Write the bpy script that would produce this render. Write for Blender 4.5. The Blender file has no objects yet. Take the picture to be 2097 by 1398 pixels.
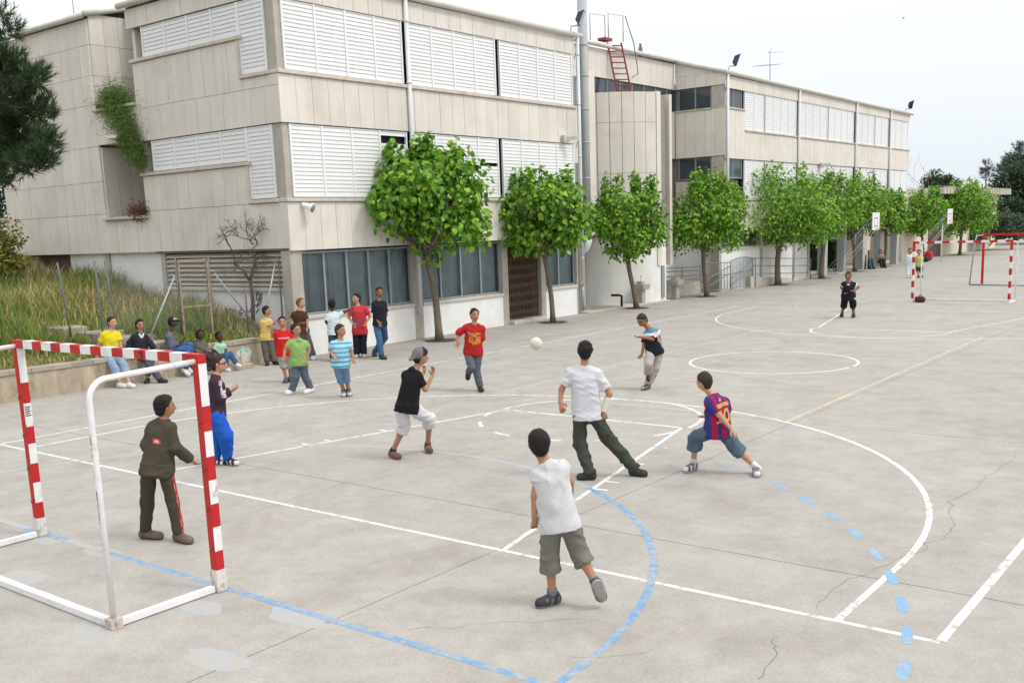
import bpy, bmesh, math, random
import numpy as np
from mathutils import Vector, Matrix

random.seed(7)
S = bpy.context.scene
COL = S.collection

# ------------------------------------------------------------------ camera
CX, CY, CZ = 8.8606, -7.1907, 3.0237
YAW, PITCH, ROLL, FPX, PCY = -0.6665, -0.1787, -0.0360, 2073.84, 841.8
PW, PH = 2097.0, 1398.0
def _cam_axes():
    f = np.array([math.sin(YAW) * math.cos(PITCH), math.cos(YAW) * math.cos(PITCH), math.sin(PITCH)])
    r = np.array([math.cos(YAW), -math.sin(YAW), 0.0]); u = np.cross(r, f)
    return r * math.cos(ROLL) + u * math.sin(ROLL), -r * math.sin(ROLL) + u * math.cos(ROLL), f
AR, AU, AF = _cam_axes()
CPOS = np.array([CX, CY, CZ])
cam_data = bpy.data.cameras.new('camera'); cam = bpy.data.objects.new('camera', cam_data); COL.objects.link(cam)
m3 = Matrix(((AR[0], AU[0], -AF[0]), (AR[1], AU[1], -AF[1]), (AR[2], AU[2], -AF[2])))
cam.matrix_world = Matrix.Translation(Vector(CPOS)) @ m3.to_4x4()
cam_data.sensor_fit = 'HORIZONTAL'; cam_data.sensor_width = 36.0
cam_data.lens = FPX / PW * 36.0
cam_data.shift_y = (PCY - PH / 2) / PW
cam_data.clip_start = 0.1; cam_data.clip_end = 3000
S.camera = cam

# ------------------------------------------------------------------ sky (bright overcast) and soft sun
SUN_ELEV, SUN_AZ = math.radians(54), math.radians(12)     # azimuth measured from +x towards +y
world = bpy.data.worlds.new('World'); S.world = world; world.use_nodes = True
nt = world.node_tree; nt.nodes.clear()
def wn(t): return nt.nodes.new(t)
o_ = wn('ShaderNodeOutputWorld'); bg = wn('ShaderNodeBackground'); bg2 = wn('ShaderNodeBackground'); add_ = wn('ShaderNodeAddShader')
sky = wn('ShaderNodeTexSky'); sky.sky_type = 'NISHITA'; sky.sun_disc = False
sky.sun_elevation = SUN_ELEV; sky.sun_rotation = math.radians(90) - SUN_AZ
sky.dust_density = 4.0; sky.air_density = 1.0
nt.links.new(sky.outputs[0], bg.inputs[0]); bg.inputs[1].default_value = 0.015
tc = wn('ShaderNodeTexCoord'); sx = wn('ShaderNodeSeparateXYZ'); nt.links.new(tc.outputs['Generated'], sx.inputs[0])
ramp = wn('ShaderNodeValToRGB'); nt.links.new(sx.outputs[2], ramp.inputs[0])     # cloud brightness grows from horizon to zenith
e = ramp.color_ramp.elements
e[0].position = 0.0; e[0].color = (0.47, 0.51, 0.545, 1)
e[1].position = 1.0; e[1].color = (1.0, 1.0, 1.0, 1)
e2 = ramp.color_ramp.elements.new(0.22); e2.color = (0.60, 0.615, 0.625, 1)
nt.links.new(ramp.outputs[0], bg2.inputs[0]); bg2.inputs[1].default_value = 1.5
nt.links.new(bg.outputs[0], add_.inputs[0]); nt.links.new(bg2.outputs[0], add_.inputs[1]); nt.links.new(add_.outputs[0], o_.inputs[0])
sun_d = bpy.data.lights.new('sun', 'SUN'); sun_d.energy = 1.5; sun_d.angle = math.radians(13); sun_d.color = (1.0, 0.96, 0.9)
sun = bpy.data.objects.new('sun', sun_d); COL.objects.link(sun)
sd = Vector((math.cos(SUN_ELEV) * math.cos(SUN_AZ), math.cos(SUN_ELEV) * math.sin(SUN_AZ), math.sin(SUN_ELEV)))
sun.rotation_euler = sd.to_track_quat('Z', 'Y').to_euler()
S.view_settings.view_transform = 'Standard'; S.view_settings.look = 'None'
S.view_settings.exposure = 0.15; S.view_settings.gamma = 1.0
S.render.film_transparent = False

# ------------------------------------------------------------------ measuring helpers (photograph pixel -> place in the yard)
def ray(u, v): return AF + AR * (u - PW / 2) / FPX - AU * (v - PCY) / FPX
def at_z(u, v, z=0.0):
    d = ray(u, v); return CPOS + d * ((z - CZ) / d[2])
def at_x(u, v, x):
    d = ray(u, v); return CPOS + d * ((x - CX) / d[0])
def at_y(u, v, y):
    d = ray(u, v); return CPOS + d * ((y - CY) / d[1])

# ------------------------------------------------------------------ object helpers
OFF = {}
def tag(o, label, cat, group=None):
    o['label'] = label; o['category'] = cat
    if group: o['group'] = group
    return o
def empty(name, loc, label=None, cat=None, group=None, kind=None):
    o = bpy.data.objects.new(name, None); o.empty_display_size = 0.2; COL.objects.link(o)
    o.location = loc; OFF[o.name] = np.array(loc, float)
    if label: tag(o, label, cat, group)
    if kind: o['kind'] = kind
    return o
def mesh_obj(name, me, mat, parent=None, loc=None, kind=None):
    o = bpy.data.objects.new(name, me); COL.objects.link(o)
    if mat is not None and not me.materials:
        for m in (mat if isinstance(mat, (list, tuple)) else [mat]): me.materials.append(m)
    if parent is not None:
        o.parent = parent; OFF[o.name] = OFF[parent.name]
    else: OFF[o.name] = np.zeros(3)
    if loc is not None: o.location = Vector(np.array(loc, float) - (OFF[parent.name] if parent is not None else 0))
    if kind: o['kind'] = kind
    return o
def ref(o): return OFF[o.name] if o is not None else np.zeros(3)
class MB:
    """collects shapes in world coordinates; build() makes one mesh object"""
    def __init__(s): s.v = []; s.f = []; s.m = []; s.sm = []
    def add(s, v, f, m=0, smooth=False):
        k = len(s.v); s.v += [tuple(map(float, p)) for p in v]; s.f += [[i + k for i in q] for q in f]
        s.m += [m] * len(f); s.sm += [smooth] * len(f)
    def box(s, lo, hi, m=0):
        x0, y0, z0 = lo; x1, y1, z1 = hi
        s.add([(x0,y0,z0),(x1,y0,z0),(x1,y1,z0),(x0,y1,z0),(x0,y0,z1),(x1,y0,z1),(x1,y1,z1),(x0,y1,z1)],
              [(0,3,2,1),(4,5,6,7),(0,1,5,4),(1,2,6,5),(2,3,7,6),(3,0,4,7)], m); return s
    def bar(s, a, b, w, h=None, m=0, up=(0, 0, 1)):
        a = np.array(a, float); b = np.array(b, float); h = h or w
        d = b - a; d /= np.linalg.norm(d); up = np.array(up, float)
        if abs(d @ up) > .98: up = np.array((1., 0, 0))
        sd_ = np.cross(d, up); sd_ /= np.linalg.norm(sd_); u = np.cross(sd_, d)
        c = [(-1,-1),(1,-1),(1,1),(-1,1)]
        v = [a + sd_*x*w/2 + u*y*h/2 for x, y in c] + [b + sd_*x*w/2 + u*y*h/2 for x, y in c]
        s.add(v, [(0,1,2,3),(7,6,5,4),(0,4,5,1),(1,5,6,2),(2,6,7,3),(3,7,4,0)], m); return s
    def tube(s, pts, rad, n=8, m=0, cap=True, smooth=True):
        pts = [np.array(p, float) for p in pts]; k = len(pts)
        if not hasattr(rad, '__len__'): rad = [rad] * k
        V = []; up = np.array((0.13, 0.21, 1.0)); prev = None
        for i, p in enumerate(pts):
            d = pts[min(i+1, k-1)] - pts[max(i-1, 0)]; d = d / (np.linalg.norm(d) + 1e-9)
            if prev is None:
                a = np.cross(d, up)
                if np.linalg.norm(a) < .1: a = np.cross(d, (1., 0, 0))
            else: a = prev - d * (prev @ d)
            a = a / np.linalg.norm(a); prev = a; b = np.cross(d, a)
            V += [p + rad[i] * (a * math.cos(t) + b * math.sin(t)) for t in (2*math.pi*j/n for j in range(n))]
        F = [(i*n+j, i*n+(j+1)%n, (i+1)*n+(j+1)%n, (i+1)*n+j) for i in range(k-1) for j in range(n)]
        if cap: F += [tuple(range(n-1, -1, -1)), tuple((k-1)*n + j for j in range(n))]
        s.add(V, F, m, smooth); return s
    def lathe(s, prof, c, axis=(0, 0, 1), n=16, m=0, smooth=True):
        return s.tube([np.array(c, float) + np.array(axis, float) * h for h, r in prof], [r for h, r in prof], n, m, True, smooth)
    def poly(s, pts, z0, z1, m=0):          # upright prism over a plan polygon (counter-clockwise)
        n = len(pts); V = [(x, y, z0) for x, y in pts] + [(x, y, z1) for x, y in pts]
        s.add(V, [tuple(range(n-1, -1, -1)), tuple(range(n, 2*n))] + [(i, (i+1) % n, n+(i+1) % n, n+i) for i in range(n)], m); return s
    def mesh(s, name, off=(0, 0, 0)):
        me = bpy.data.meshes.new(name); off = np.array(off, float)
        me.from_pydata([tuple(np.array(p) - off) for p in s.v], [], s.f)
        me.polygons.foreach_set('material_index', s.m); me.polygons.foreach_set('use_smooth', s.sm); me.update(); return me
    def build(s, name, mat, parent=None, kind=None, bevel=0, origin=None):
        if parent is None:
            off = np.array(origin if origin is not None else (0, 0, 0), float)
            o = mesh_obj(name, s.mesh(name, off), mat, None, None, kind); o.location = Vector(off); OFF[o.name] = off
        else: o = mesh_obj(name, s.mesh(name, ref(parent)), mat, parent, None, kind)
        if bevel:
            b = o.modifiers.new('bevel', 'BEVEL'); b.width = bevel; b.segments = 1; b.limit_method = 'ANGLE'
        return o
def np_mesh(name, V, F, cols=None, smooth=True):
    """mesh from numpy arrays; F is (n,3) or (n,4)"""
    me = bpy.data.meshes.new(name); n, k = F.shape
    me.vertices.add(len(V)); me.vertices.foreach_set('co', np.ascontiguousarray(V, dtype=np.float32).ravel())
    me.loops.add(n*k); me.loops.foreach_set('vertex_index', np.ascontiguousarray(F, dtype=np.int32).ravel())
    me.polygons.add(n); me.polygons.foreach_set('loop_start', np.arange(0, n*k, k, dtype=np.int32))
    me.polygons.foreach_set('loop_total', np.full(n, k, dtype=np.int32))
    me.polygons.foreach_set('use_smooth', np.full(n, smooth, dtype=bool))
    if cols is not None:
        a = me.color_attributes.new('Col', 'FLOAT_COLOR', 'POINT')
        c4 = np.ones((len(V), 4), dtype=np.float32); c4[:, :3] = cols; a.data.foreach_set('color', c4.ravel())
    me.update(); me.validate(); return me

# ------------------------------------------------------------------ materials
MATS = {}
def mat(name, col, rough=.8, var=.12, scale=6., bump=0., bscale=60., metal=0., spec=.3, rnd=0., streak=0., dirt=None, dirt_amt=0., dirt_scale=1.5, attr=False, world=False, trans=0.):
    """procedural surface: base colour with soft mottling, optional vertical weather streaks, stains, per-object variation and relief"""
    m = bpy.data.materials.new(name); m.use_nodes = True; t = m.node_tree; N = t.nodes; L = t.links
    bs = N['Principled BSDF']; bs.inputs['Roughness'].default_value = rough; bs.inputs['Metallic'].default_value = metal
    bs.inputs['Specular IOR Level'].default_value = spec
    if world:
        g = N.new('ShaderNodeNewGeometry'); vec = g.outputs['Position']
    else:
        g = N.new('ShaderNodeTexCoord'); vec = g.outputs['Object']
    def noise(sc, det=4., rg=.6, v=vec):
        n = N.new('ShaderNodeTexNoise'); n.inputs['Scale'].default_value = sc; n.inputs['Detail'].default_value = det
        n.inputs['Roughness'].default_value = rg; L.new(v, n.inputs['Vector']); return n.outputs['Fac']
    def mul(c, fac_out, lo, hi):
        r = N.new('ShaderNodeMapRange'); r.inputs['From Min'].default_value = .25; r.inputs['From Max'].default_value = .75
        r.inputs['To Min'].default_value = lo; r.inputs['To Max'].default_value = hi; L.new(fac_out, r.inputs['Value'])
        x = N.new('ShaderNodeMix'); x.data_type = 'RGBA'; x.blend_type = 'MULTIPLY'; x.inputs['Factor'].default_value = 1
        L.new(c, x.inputs['A']); L.new(r.outputs[0], x.inputs['B']); return x.outputs['Result']
    if attr:
        a = N.new('ShaderNodeAttribute'); a.attribute_name = 'Col'; c = a.outputs['Color']
    else:
        r = N.new('ShaderNodeRGB'); r.outputs[0].default_value = (*col, 1); c = r.outputs[0]
    if var: c = mul(c, noise(scale), 1 - var, 1 + var)
    if streak:
        mp = N.new('ShaderNodeMapping'); mp.inputs['Scale'].default_value = (3.2, 3.2, .25); L.new(vec, mp.inputs['Vector'])
        c = mul(c, noise(2.2, 5., .65, mp.outputs[0]), 1 - streak, 1 + streak * .4)
    if rnd:
        oi = N.new('ShaderNodeObjectInfo'); r = N.new('ShaderNodeMapRange'); r.inputs['To Min'].default_value = 1 - rnd; r.inputs['To Max'].default_value = 1 + rnd * .7
        L.new(oi.outputs['Random'], r.inputs['Value'])
        x = N.new('ShaderNodeMix'); x.data_type = 'RGBA'; x.blend_type = 'MULTIPLY'; x.inputs['Factor'].default_value = 1
        L.new(c, x.inputs['A']); L.new(r.outputs[0], x.inputs['B']); c = x.outputs['Result']
    if dirt:
        f = noise(dirt_scale, 8., .68); r = N.new('ShaderNodeMapRange'); r.inputs['From Min'].default_value = .52; r.inputs['From Max'].default_value = .68
        r.inputs['To Max'].default_value = dirt_amt; L.new(f, r.inputs['Value'])
        x = N.new('ShaderNodeMix'); x.data_type = 'RGBA'; L.new(r.outputs[0], x.inputs['Factor']); L.new(c, x.inputs['A']); x.inputs['B'].default_value = (*dirt, 1); c = x.outputs['Result']
    L.new(c, bs.inputs['Base Color'])
    if bump:
        b = N.new('ShaderNodeBump'); b.inputs['Strength'].default_value = bump; b.inputs['Distance'].default_value = .02
        L.new(noise(bscale, 3.), b.inputs['Height']); L.new(b.outputs[0], bs.inputs['Normal'])
    if trans:
        tr = N.new('ShaderNodeBsdfTranslucent'); mx = N.new('ShaderNodeMixShader'); mx.inputs[0].default_value = trans
        L.new(c, tr.inputs[0]); L.new(bs.outputs[0], mx.inputs[1]); L.new(tr.outputs[0], mx.inputs[2]); L.new(mx.outputs[0], N['Material Output'].inputs[0])
    MATS[name] = m; return m

def ground_mat(name, base, warm):
    m = mat(name, base, rough=.9, var=.05, scale=.8, bump=.25, bscale=120., spec=.15, world=True, dirt=warm, dirt_amt=.55, dirt_scale=.55)
    t = m.node_tree; N = t.nodes; L = t.links; bs = N['Principled BSDF']
    src = bs.inputs['Base Color'].links[0].from_socket; g = N.new('ShaderNodeNewGeometry')
    for sc, lo, hi, det in ((.16, .93, 1.05, 3.), (1.9, .86, 1.07, 8.), (7., .93, 1.05, 6.), (38., .88, 1.08, 2.), (150., .90, 1.07, 1.)):
        n = N.new('ShaderNodeTexNoise'); n.inputs['Scale'].default_value = sc; n.inputs['Detail'].default_value = det; n.inputs['Roughness'].default_value = .65
        L.new(g.outputs['Position'], n.inputs['Vector'])
        r = N.new('ShaderNodeMapRange'); r.inputs['From Min'].default_value = .3; r.inputs['From Max'].default_value = .7; r.inputs['To Min'].default_value = lo; r.inputs['To Max'].default_value = hi
        L.new(n.outputs['Fac'], r.inputs['Value'])
        x = N.new('ShaderNodeMix'); x.data_type = 'RGBA'; x.blend_type = 'MULTIPLY'; x.inputs['Factor'].default_value = 1
        L.new(src, x.inputs['A']); L.new(r.outputs[0], x.inputs['B']); src = x.outputs['Result']
    L.new(src, bs.inputs['Base Color']); return m
def paint_mat(name, col, under, lo=.40, hi=.52, scale=9.):
    """court paint worn through to the concrete in patches"""
    m = mat(name, col, rough=.75, var=.06, scale=20., world=True, spec=.2)
    t = m.node_tree; N = t.nodes; L = t.links; bs = N['Principled BSDF']; src = bs.inputs['Base Color'].links[0].from_socket
    g = N.new('ShaderNodeNewGeometry'); f = None
    for sc, w in ((scale, 1.), (.7, .55)):
        n = N.new('ShaderNodeTexNoise'); n.inputs['Scale'].default_value = sc; n.inputs['Detail'].default_value = 7.; n.inputs['Roughness'].default_value = .7
        L.new(g.outputs['Position'], n.inputs['Vector'])
        if f is None: f = n.outputs['Fac']
        else:
            a = N.new('ShaderNodeMath'); a.operation = 'MULTIPLY_ADD'; L.new(n.outputs['Fac'], a.inputs[0]); a.inputs[1].default_value = w
            sb = N.new('ShaderNodeMath'); sb.operation = 'ADD'; L.new(f, sb.inputs[0]); sb.inputs[1].default_value = -.5 * w; L.new(sb.outputs[0], a.inputs[2]); f = a.outputs[0]
    r = N.new('ShaderNodeMapRange'); r.inputs['From Min'].default_value = lo; r.inputs['From Max'].default_value = hi; L.new(f, r.inputs['Value'])
    x = N.new('ShaderNodeMix'); x.data_type = 'RGBA'; L.new(r.outputs[0], x.inputs['Factor']); x.inputs['A'].default_value = (*under, 1); L.new(src, x.inputs['B'])
    L.new(x.outputs['Result'], bs.inputs['Base Color']); return m

CONC = (.385, .365, .335)
M_ground = ground_mat('yard_concrete', CONC, (.295, .268, .232))
M_bed = mat('joint_filler', (.11, .10, .09), var=.2)
M_white_paint = paint_mat('white_court_paint', (.66, .66, .655), CONC, .38, .50)
M_white_worn = paint_mat('worn_white_paint', (.74, .74, .73), CONC, .44, .58)
M_yellow_paint = paint_mat('worn_yellow_paint', (.62, .50, .28), CONC, .44, .62)
M_blue_paint = paint_mat('blue_court_paint', (.145, .285, .47), CONC, .34, .58)
M_blue_dash = paint_mat('blue_dash_paint', (.19, .345, .51), CONC, .34, .50)
M_blue_worn = paint_mat('faded_blue_paint', (.26, .40, .58), CONC, .48, .66)
M_patch = paint_mat('blue_grey_scuff', (.33, .385, .43), CONC, .47, .60)
M_crack = mat('crack', (.18, .165, .145), var=.3)
M_panel = mat('facade_panel', (.69, .65, .59), rough=.85, var=.06, scale=1.1, bump=.15, bscale=90., rnd=.045, streak=.10, world=True, dirt=(.55, .50, .44), dirt_amt=.6, dirt_scale=.7)
M_panel_back = mat('panel_backing', (.26, .24, .21), var=.15)
M_ledge = mat('sill_stone', (.58, .53, .46), rough=.85, var=.12, scale=5., streak=.12, dirt=(.26, .22, .18), dirt_amt=.4)
M_slat = mat('white_slat', (.74, .745, .75), rough=.5, var=.03, rnd=.03)
M_sframe = mat('white_shutter_frame', (.80, .81, .83), rough=.5, var=.03)
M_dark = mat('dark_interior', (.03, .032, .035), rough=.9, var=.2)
M_whitewall = mat('white_render', (.80, .80, .79), rough=.9, var=.05, scale=1.5, bump=.1, streak=.08, dirt=(.62, .57, .49), dirt_amt=.5, dirt_scale=.9)
M_beige = mat('beige_render', (.70, .63, .51), rough=.9, var=.06, scale=1.2, streak=.06)
M_column = mat('concrete_column', (.43, .40, .35), rough=.9, var=.14, scale=4., bump=.2, streak=.12)
M_gutter = mat('gutter_metal', (.60, .58, .53), rough=.6, var=.1, scale=3., streak=.1, dirt=(.38, .33, .26), dirt_amt=.4)
M_pipe = mat('downpipe', (.62, .64, .66), rough=.5, var=.06, scale=4.)
M_duct = mat('grey_duct', (.40, .43, .43), rough=.6, var=.1, scale=2.5, streak=.1)
M_roof = mat('roof_tile', (.16, .14, .13), rough=.9, var=.25, scale=5., bump=.3)
M_glass = mat('window_glass', (.05, .065, .075), rough=.08, var=.1, spec=.6)
M_alu = mat('grey_aluminium', (.30, .34, .36), rough=.45, var=.06, metal=.3)
M_curtain = mat('blue_grey_curtain', (.45, .50, .52), rough=.9, var=.2, scale=2.5)
M_rust = mat('rusty_iron', (.13, .085, .06), rough=.85, var=.3, scale=12., bump=.3)
M_redladder = mat('red_oxide_paint', (.27, .07, .05), rough=.7, var=.25, scale=10.)
M_galv = mat('galvanised_steel', (.36, .39, .40), rough=.5, var=.1, metal=.4)
M_railing = mat('grey_green_rail_paint', (.21, .25, .26), rough=.55, var=.1)
M_black = mat('black_plastic', (.02, .022, .025), rough=.5, var=.1)
M_bluelamp = mat('blue_lamp_housing', (.03, .045, .09), rough=.4, var=.1)
M_lens = mat('lamp_lens', (.45, .50, .50), rough=.2, var=.05)
M_wallconc = mat('retaining_wall_concrete', (.46, .385, .285), rough=.95, var=.2, scale=2.5, bump=.5, bscale=30., streak=.34, dirt=(.17, .145, .12), dirt_amt=.85, dirt_scale=2.2)
M_coping = mat('coping_stone', (.36, .315, .26), rough=.95, var=.18, scale=3., rnd=.12, bump=.3, world=True, dirt=(.18, .155, .125), dirt_amt=.7, dirt_scale=2.)
M_earth = mat('bank_soil', (.16, .135, .075), rough=1., var=.3, scale=2.5)
M_bark = mat('tree_bark', (.17, .135, .105), rough=.95, var=.35, scale=9., bump=.6, bscale=30.)
M_leaf = mat('broad_leaf', (0, 0, 0), rough=.5, var=.12, scale=30., attr=True, trans=.32, spec=.35)
M_needle = mat('pine_needle', (0, 0, 0), rough=.7, var=.1, attr=True, trans=.15)
M_grass = mat('tall_grass', (0, 0, 0), rough=.9, var=.1, attr=True, trans=.3)
M_twig = mat('bare_twig', (.13, .085, .075), rough=.95, var=.25, scale=10.)
M_wire = mat('wire_mesh', (.30, .31, .31), rough=.6, var=.1, metal=.3)
M_fpost = mat('green_grey_fence_post', (.13, .16, .155), rough=.6, var=.15)
M_gred = mat('goal_red_paint', (.47, .02, .02), rough=.45, var=.10, scale=9., dirt=(.30, .03, .03), dirt_amt=.5, dirt_scale=5.)
M_gwhite = mat('goal_white_paint', (.74, .74, .74), rough=.45, var=.05, scale=9., dirt=(.40, .33, .27), dirt_amt=.5, dirt_scale=4.)
M_maroon = mat('dark_maroon_print', (.10, .015, .03), rough=.6, var=.1)
M_hedge = mat('dark_hedge', (.03, .06, .018), rough=.9, var=.5, scale=14., bump=.8)
M_louver = mat('concrete_louver', (.50, .46, .39), rough=.9, var=.12, scale=4., streak=.1)
M_brown = mat('brown_boarding', (.10, .065, .055), rough=.8, var=.25)

# ------------------------------------------------------------------ ground: concrete slabs, joints, painted lines
bed = MB().box((-600, -300, -.4), (600, 900, -.03))
ground = bed.build('ground', M_bed, kind='structure')
XB = [-9.25, -3.15, 2.95, 9.05, 15.15, 21.25]; YB = [-17.2, -11.1, -5.0, 1.1, 7.2, 13.3, 19.4, 25.5, 31.6, 37.7, 43.8]
G = .006
sl = MB().box((-3.05 + G, -3.05 + G, -.029), (3.05 - G, 3.05 - G, 0)).mesh('concrete_slab')
for i in range(len(XB) - 1):
    for j in range(len(YB) - 1):
        mesh_obj('concrete_slab', sl, M_ground, ground, ((XB[i] + XB[i+1]) / 2, (YB[j] + YB[j+1]) / 2, 0))
def far_slab(x0, y0, x1, y1):
    MB().box((x0 + G, y0 + G, -.029), (x1 - G, y1 - G, 0)).build('outer_paving', M_ground, ground)
far_slab(-30, 43.8, 21.25, 400); far_slab(-11.12, -40, -9.25, 43.8); far_slab(21.25, -40, 200, 400); far_slab(-9.25, -40, 21.25, -17.2)
far_slab(-30, 22.2, -11.12, 43.8); far_slab(-300, 59.5, -30, 400)

def ribbon(name, pts, w, z, m, closed=False, dashes=None):
    pts = [np.array(p, float) for p in pts]
    mb = MB()
    def strip(P, close=False):
        n = len(P); V = []
        for i in range(n):
            a = P[(i-1) % n] if (close or i > 0) else P[i]; b = P[(i+1) % n] if (close or i < n-1) else P[i]
            d = (b - a); d = d / np.linalg.norm(d); nn = np.array((-d[1], d[0]))
            ww = w if not callable(w) else w(i)
            V += [(*(P[i] + nn * ww / 2), z * .12), (*(P[i] - nn * ww / 2), z * .12)]
        F = [(2*i, 2*i+1, 2*i+3, 2*i+2) for i in range(n-1)]
        if close: F.append((2*n-2, 2*n-1, 1, 0))
        F = [q if np.cross(np.array(V[q[1]]) - V[q[0]], np.array(V[q[2]]) - V[q[0]])[2] > 0 else q[::-1] for q in F]
        mb.add(V, F)
    strip(pts, closed)
    return mb.build(name, m, ground)
def arc(cx, cy, r, a0, a1, n=40): return [(cx + r * math.cos(math.radians(a0 + (a1-a0) * i / n)), cy + r * math.sin(math.radians(a0 + (a1-a0) * i / n))) for i in range(n + 1)]
def seg(a, b, n=2): return [np.array(a) + (np.array(b) - np.array(a)) * i / (n-1) for i in range(n)]
WL = .052
# basketball court, near half
ribbon('white_court_line', seg((-7, 0.03), (7, 0.03)), WL, .004, M_white_paint)
ribbon('white_court_line', seg((7, 0.065), (7, 25.965)), .07, .004, M_white_paint)
ribbon('white_court_line', seg((-7, 0.065), (-7, 8.2)), WL, .004, M_white_paint); ribbon('worn_white_court_line', seg((-7, 8.25), (-7, 13.4)), WL, .004, M_white_worn); ribbon('white_court_line', seg((-7, 13.45), (-7, 25.965)), WL, .004, M_white_paint)
for sx_ in (-1, 1):
    ribbon('white_court_line', seg((3.0 * sx_, .066), (1.68 * sx_, 6.0)), WL, .0045, M_white_paint)
    for t_ in (.40, .46, .62, .78):
        x_ = (3.0 + (1.68 - 3.0) * t_) * sx_; ribbon('white_court_line', seg((x_ + .036*sx_, 6*t_), (x_ + .20 * sx_, 6*t_ + .02)), .05, .004, M_white_paint)
ribbon('white_court_line', seg((-1.68, 6.05), (1.68, 6.05)), .06, .006, M_white_paint)
tp = [(-6.25, .066)] + [(-6.25, y) for y in (.6, 1.2)] + arc(0, 1.575, 6.25, 180, 0, 64) + [(6.25, 1.2), (6.25, .6), (6.25, .066)]
ribbon('white_court_line', tp, .06, .005, M_white_paint)
ribbon('white_court_line', arc(0, 6.08, 1.76, 0, 180, 32), .06, .0075, M_white_paint)
for k in range(6): ribbon('white_court_line', arc(0, 6.08, 1.76, 190 + k * 29, 203 + k * 29, 5), .06, .0075, M_white_paint)
ribbon('white_court_line', arc(-.05, 13.25, 1.75, 0, 354, 48), .06, .004, M_white_paint)
# far half
ribbon('worn_white_court_line', seg((-7, 26), (7, 26)), WL, .004, M_white_worn)
ribbon('white_court_line', [(6.25, 25.96), (6.25, 24.8)] + arc(0, 24.43, 6.25, 0, -180, 48) + [(-6.25, 24.8), (-6.25, 25.96)], WL, .005, M_white_paint)
for sx_ in (-1, 1): ribbon('white_court_line', seg((3.0 * sx_, 25.96), (1.72 * sx_, 20.1)), WL, .0065, M_white_paint)
ribbon('white_court_line', seg((-1.72, 20.1), (1.72, 20.1)), .06, .0045, M_white_worn)
ribbon('white_court_line', arc(0, 20.1, 1.8, 180, 360, 32), WL, .008, M_white_paint)
# volleyball (yellow)
ribbon('yellow_court_line', seg((2.83, 7.2), (2.73, 19.4), 6), .06, .0095, M_yellow_paint)
ribbon('yellow_court_line', seg((-2.9, 7.2), (-2.9, 19.4), 6), .05, .0095, M_yellow_paint)
for y_ in (7.36, 10.25, 16.4, 19.4): ribbon('yellow_court_line', seg((-2.86, y_), (2.74, y_), 4), .05, .0105, M_yellow_paint)
# handball (blue)
ribbon('blue_court_line', seg((-10, -2.1), (1.0, -2.1)), .09, .011, M_blue_worn)
ribbon('blue_court_line', seg((-1.9, -2.1), (-1.1, -2.1), 3), .10, .013, M_blue_paint)
ribbon('blue_court_line', seg((-.5, -2.1), (9.5, -2.06), 12), .075, .0125, M_blue_paint)
ribbon('blue_court_line', arc(0, -2.1, 5.1, 1, 62, 40), .07, .0115, M_blue_paint)
ribbon('faded_blue_court_line', arc(0, -2.1, 5.1, 62, 179, 60), .085, .0115, M_blue_worn)
k = 0
a_ = 1.0
while a_ < 178:
    ribbon('blue_dash', arc(0, -2.1, 7.1, a_, a_ + 2.7, 8), (lambda i, w_=(.088 if a_ < 55 else .06), j_=random.uniform(.85, 1.1): w_ * j_ * (.6, .92, .98, 1., 1.04, 1., .97, .93, .65)[i]), .0115, M_blue_dash if a_ < 72 else M_blue_worn); a_ += 5.05; k += 1
ribbon('faded_blue_court_line', seg((-8.05, -6), (-7.9, 30), 8), .05, .004, M_blue_worn)
ribbon('faded_blue_court_line', seg((-10, 14.2), (9, 14.2), 8), .05, .0085, M_blue_worn)
ribbon('faded_blue_court_line', arc(0, 29.1, 5.6, 180, 235, 24), .07, .0095, M_blue_worn)
# cracks
def crack(pts, w=.012, seed=0):
    rg = random.Random(seed); P = []
    for a, b in zip(pts[:-1], pts[1:]):
        a = np.array(a); b = np.array(b); n = max(3, int(np.linalg.norm(b - a) / .12))
        for i in range(n): P.append(a + (b - a) * i / n + np.array((rg.gauss(0, .022), rg.gauss(0, .022))))
    P.append(np.array(pts[-1])); ws = [w * .45 * rg.uniform(.35, 1.15) for _ in P]
    ribbon('crack', P, lambda i: ws[i], .014, M_crack)
crack([(-.17,-.55),(-.31,.39),(-.32,1.07),(-.1,1.58),(.03,3.08),(.16,4.07),(.4,5.2)], .011, 1)
crack([(5.98,.19),(6.02,.97),(6.12,1.35),(6.31,2.03),(6.36,2.89),(6.08,3.85),(6.13,4.43),(6.14,5.04),(6.18,6.53)], .016, 2)
crack([(6.0,-.52),(6.03,-.67),(6.12,-.8),(6.21,-1.12),(6.17,-1.22)], .016, 3)
crack([(4.6,-1.0),(4.2,-1.3),(3.6,-1.9)], .008, 4); crack([(4.95,-1.6),(5.3,-1.3),(5.35,-1.2)], .009, 5)
crack([(-1.2,-1.0),(-.4,-.9),(.1,-1.1)], .006, 6)
for (x, y, rx, ry, sd_) in ((2.8,-3.08,.34,.17,1),(2.66,-2.2,.36,.16,2),(-.3,-2.95,.3,.2,3),(-.35,-2.12,.33,.14,4),(-1.3,-2.18,.22,.16,5),(1.8,-2.5,.25,.14,6),(1.5,-3.3,.22,.12,7)):
    rg = random.Random(sd_); n = 18
    P = [(x + rx * rg.uniform(.75, 1.1) * math.cos(6.283*i/n), y + ry * rg.uniform(.75, 1.1) * math.sin(6.283*i/n), .0003) for i in range(n)]
    q = MB(); q.add(P, [tuple(range(n))]); q.build('scuffed_paint_patch', M_patch, ground)
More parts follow.
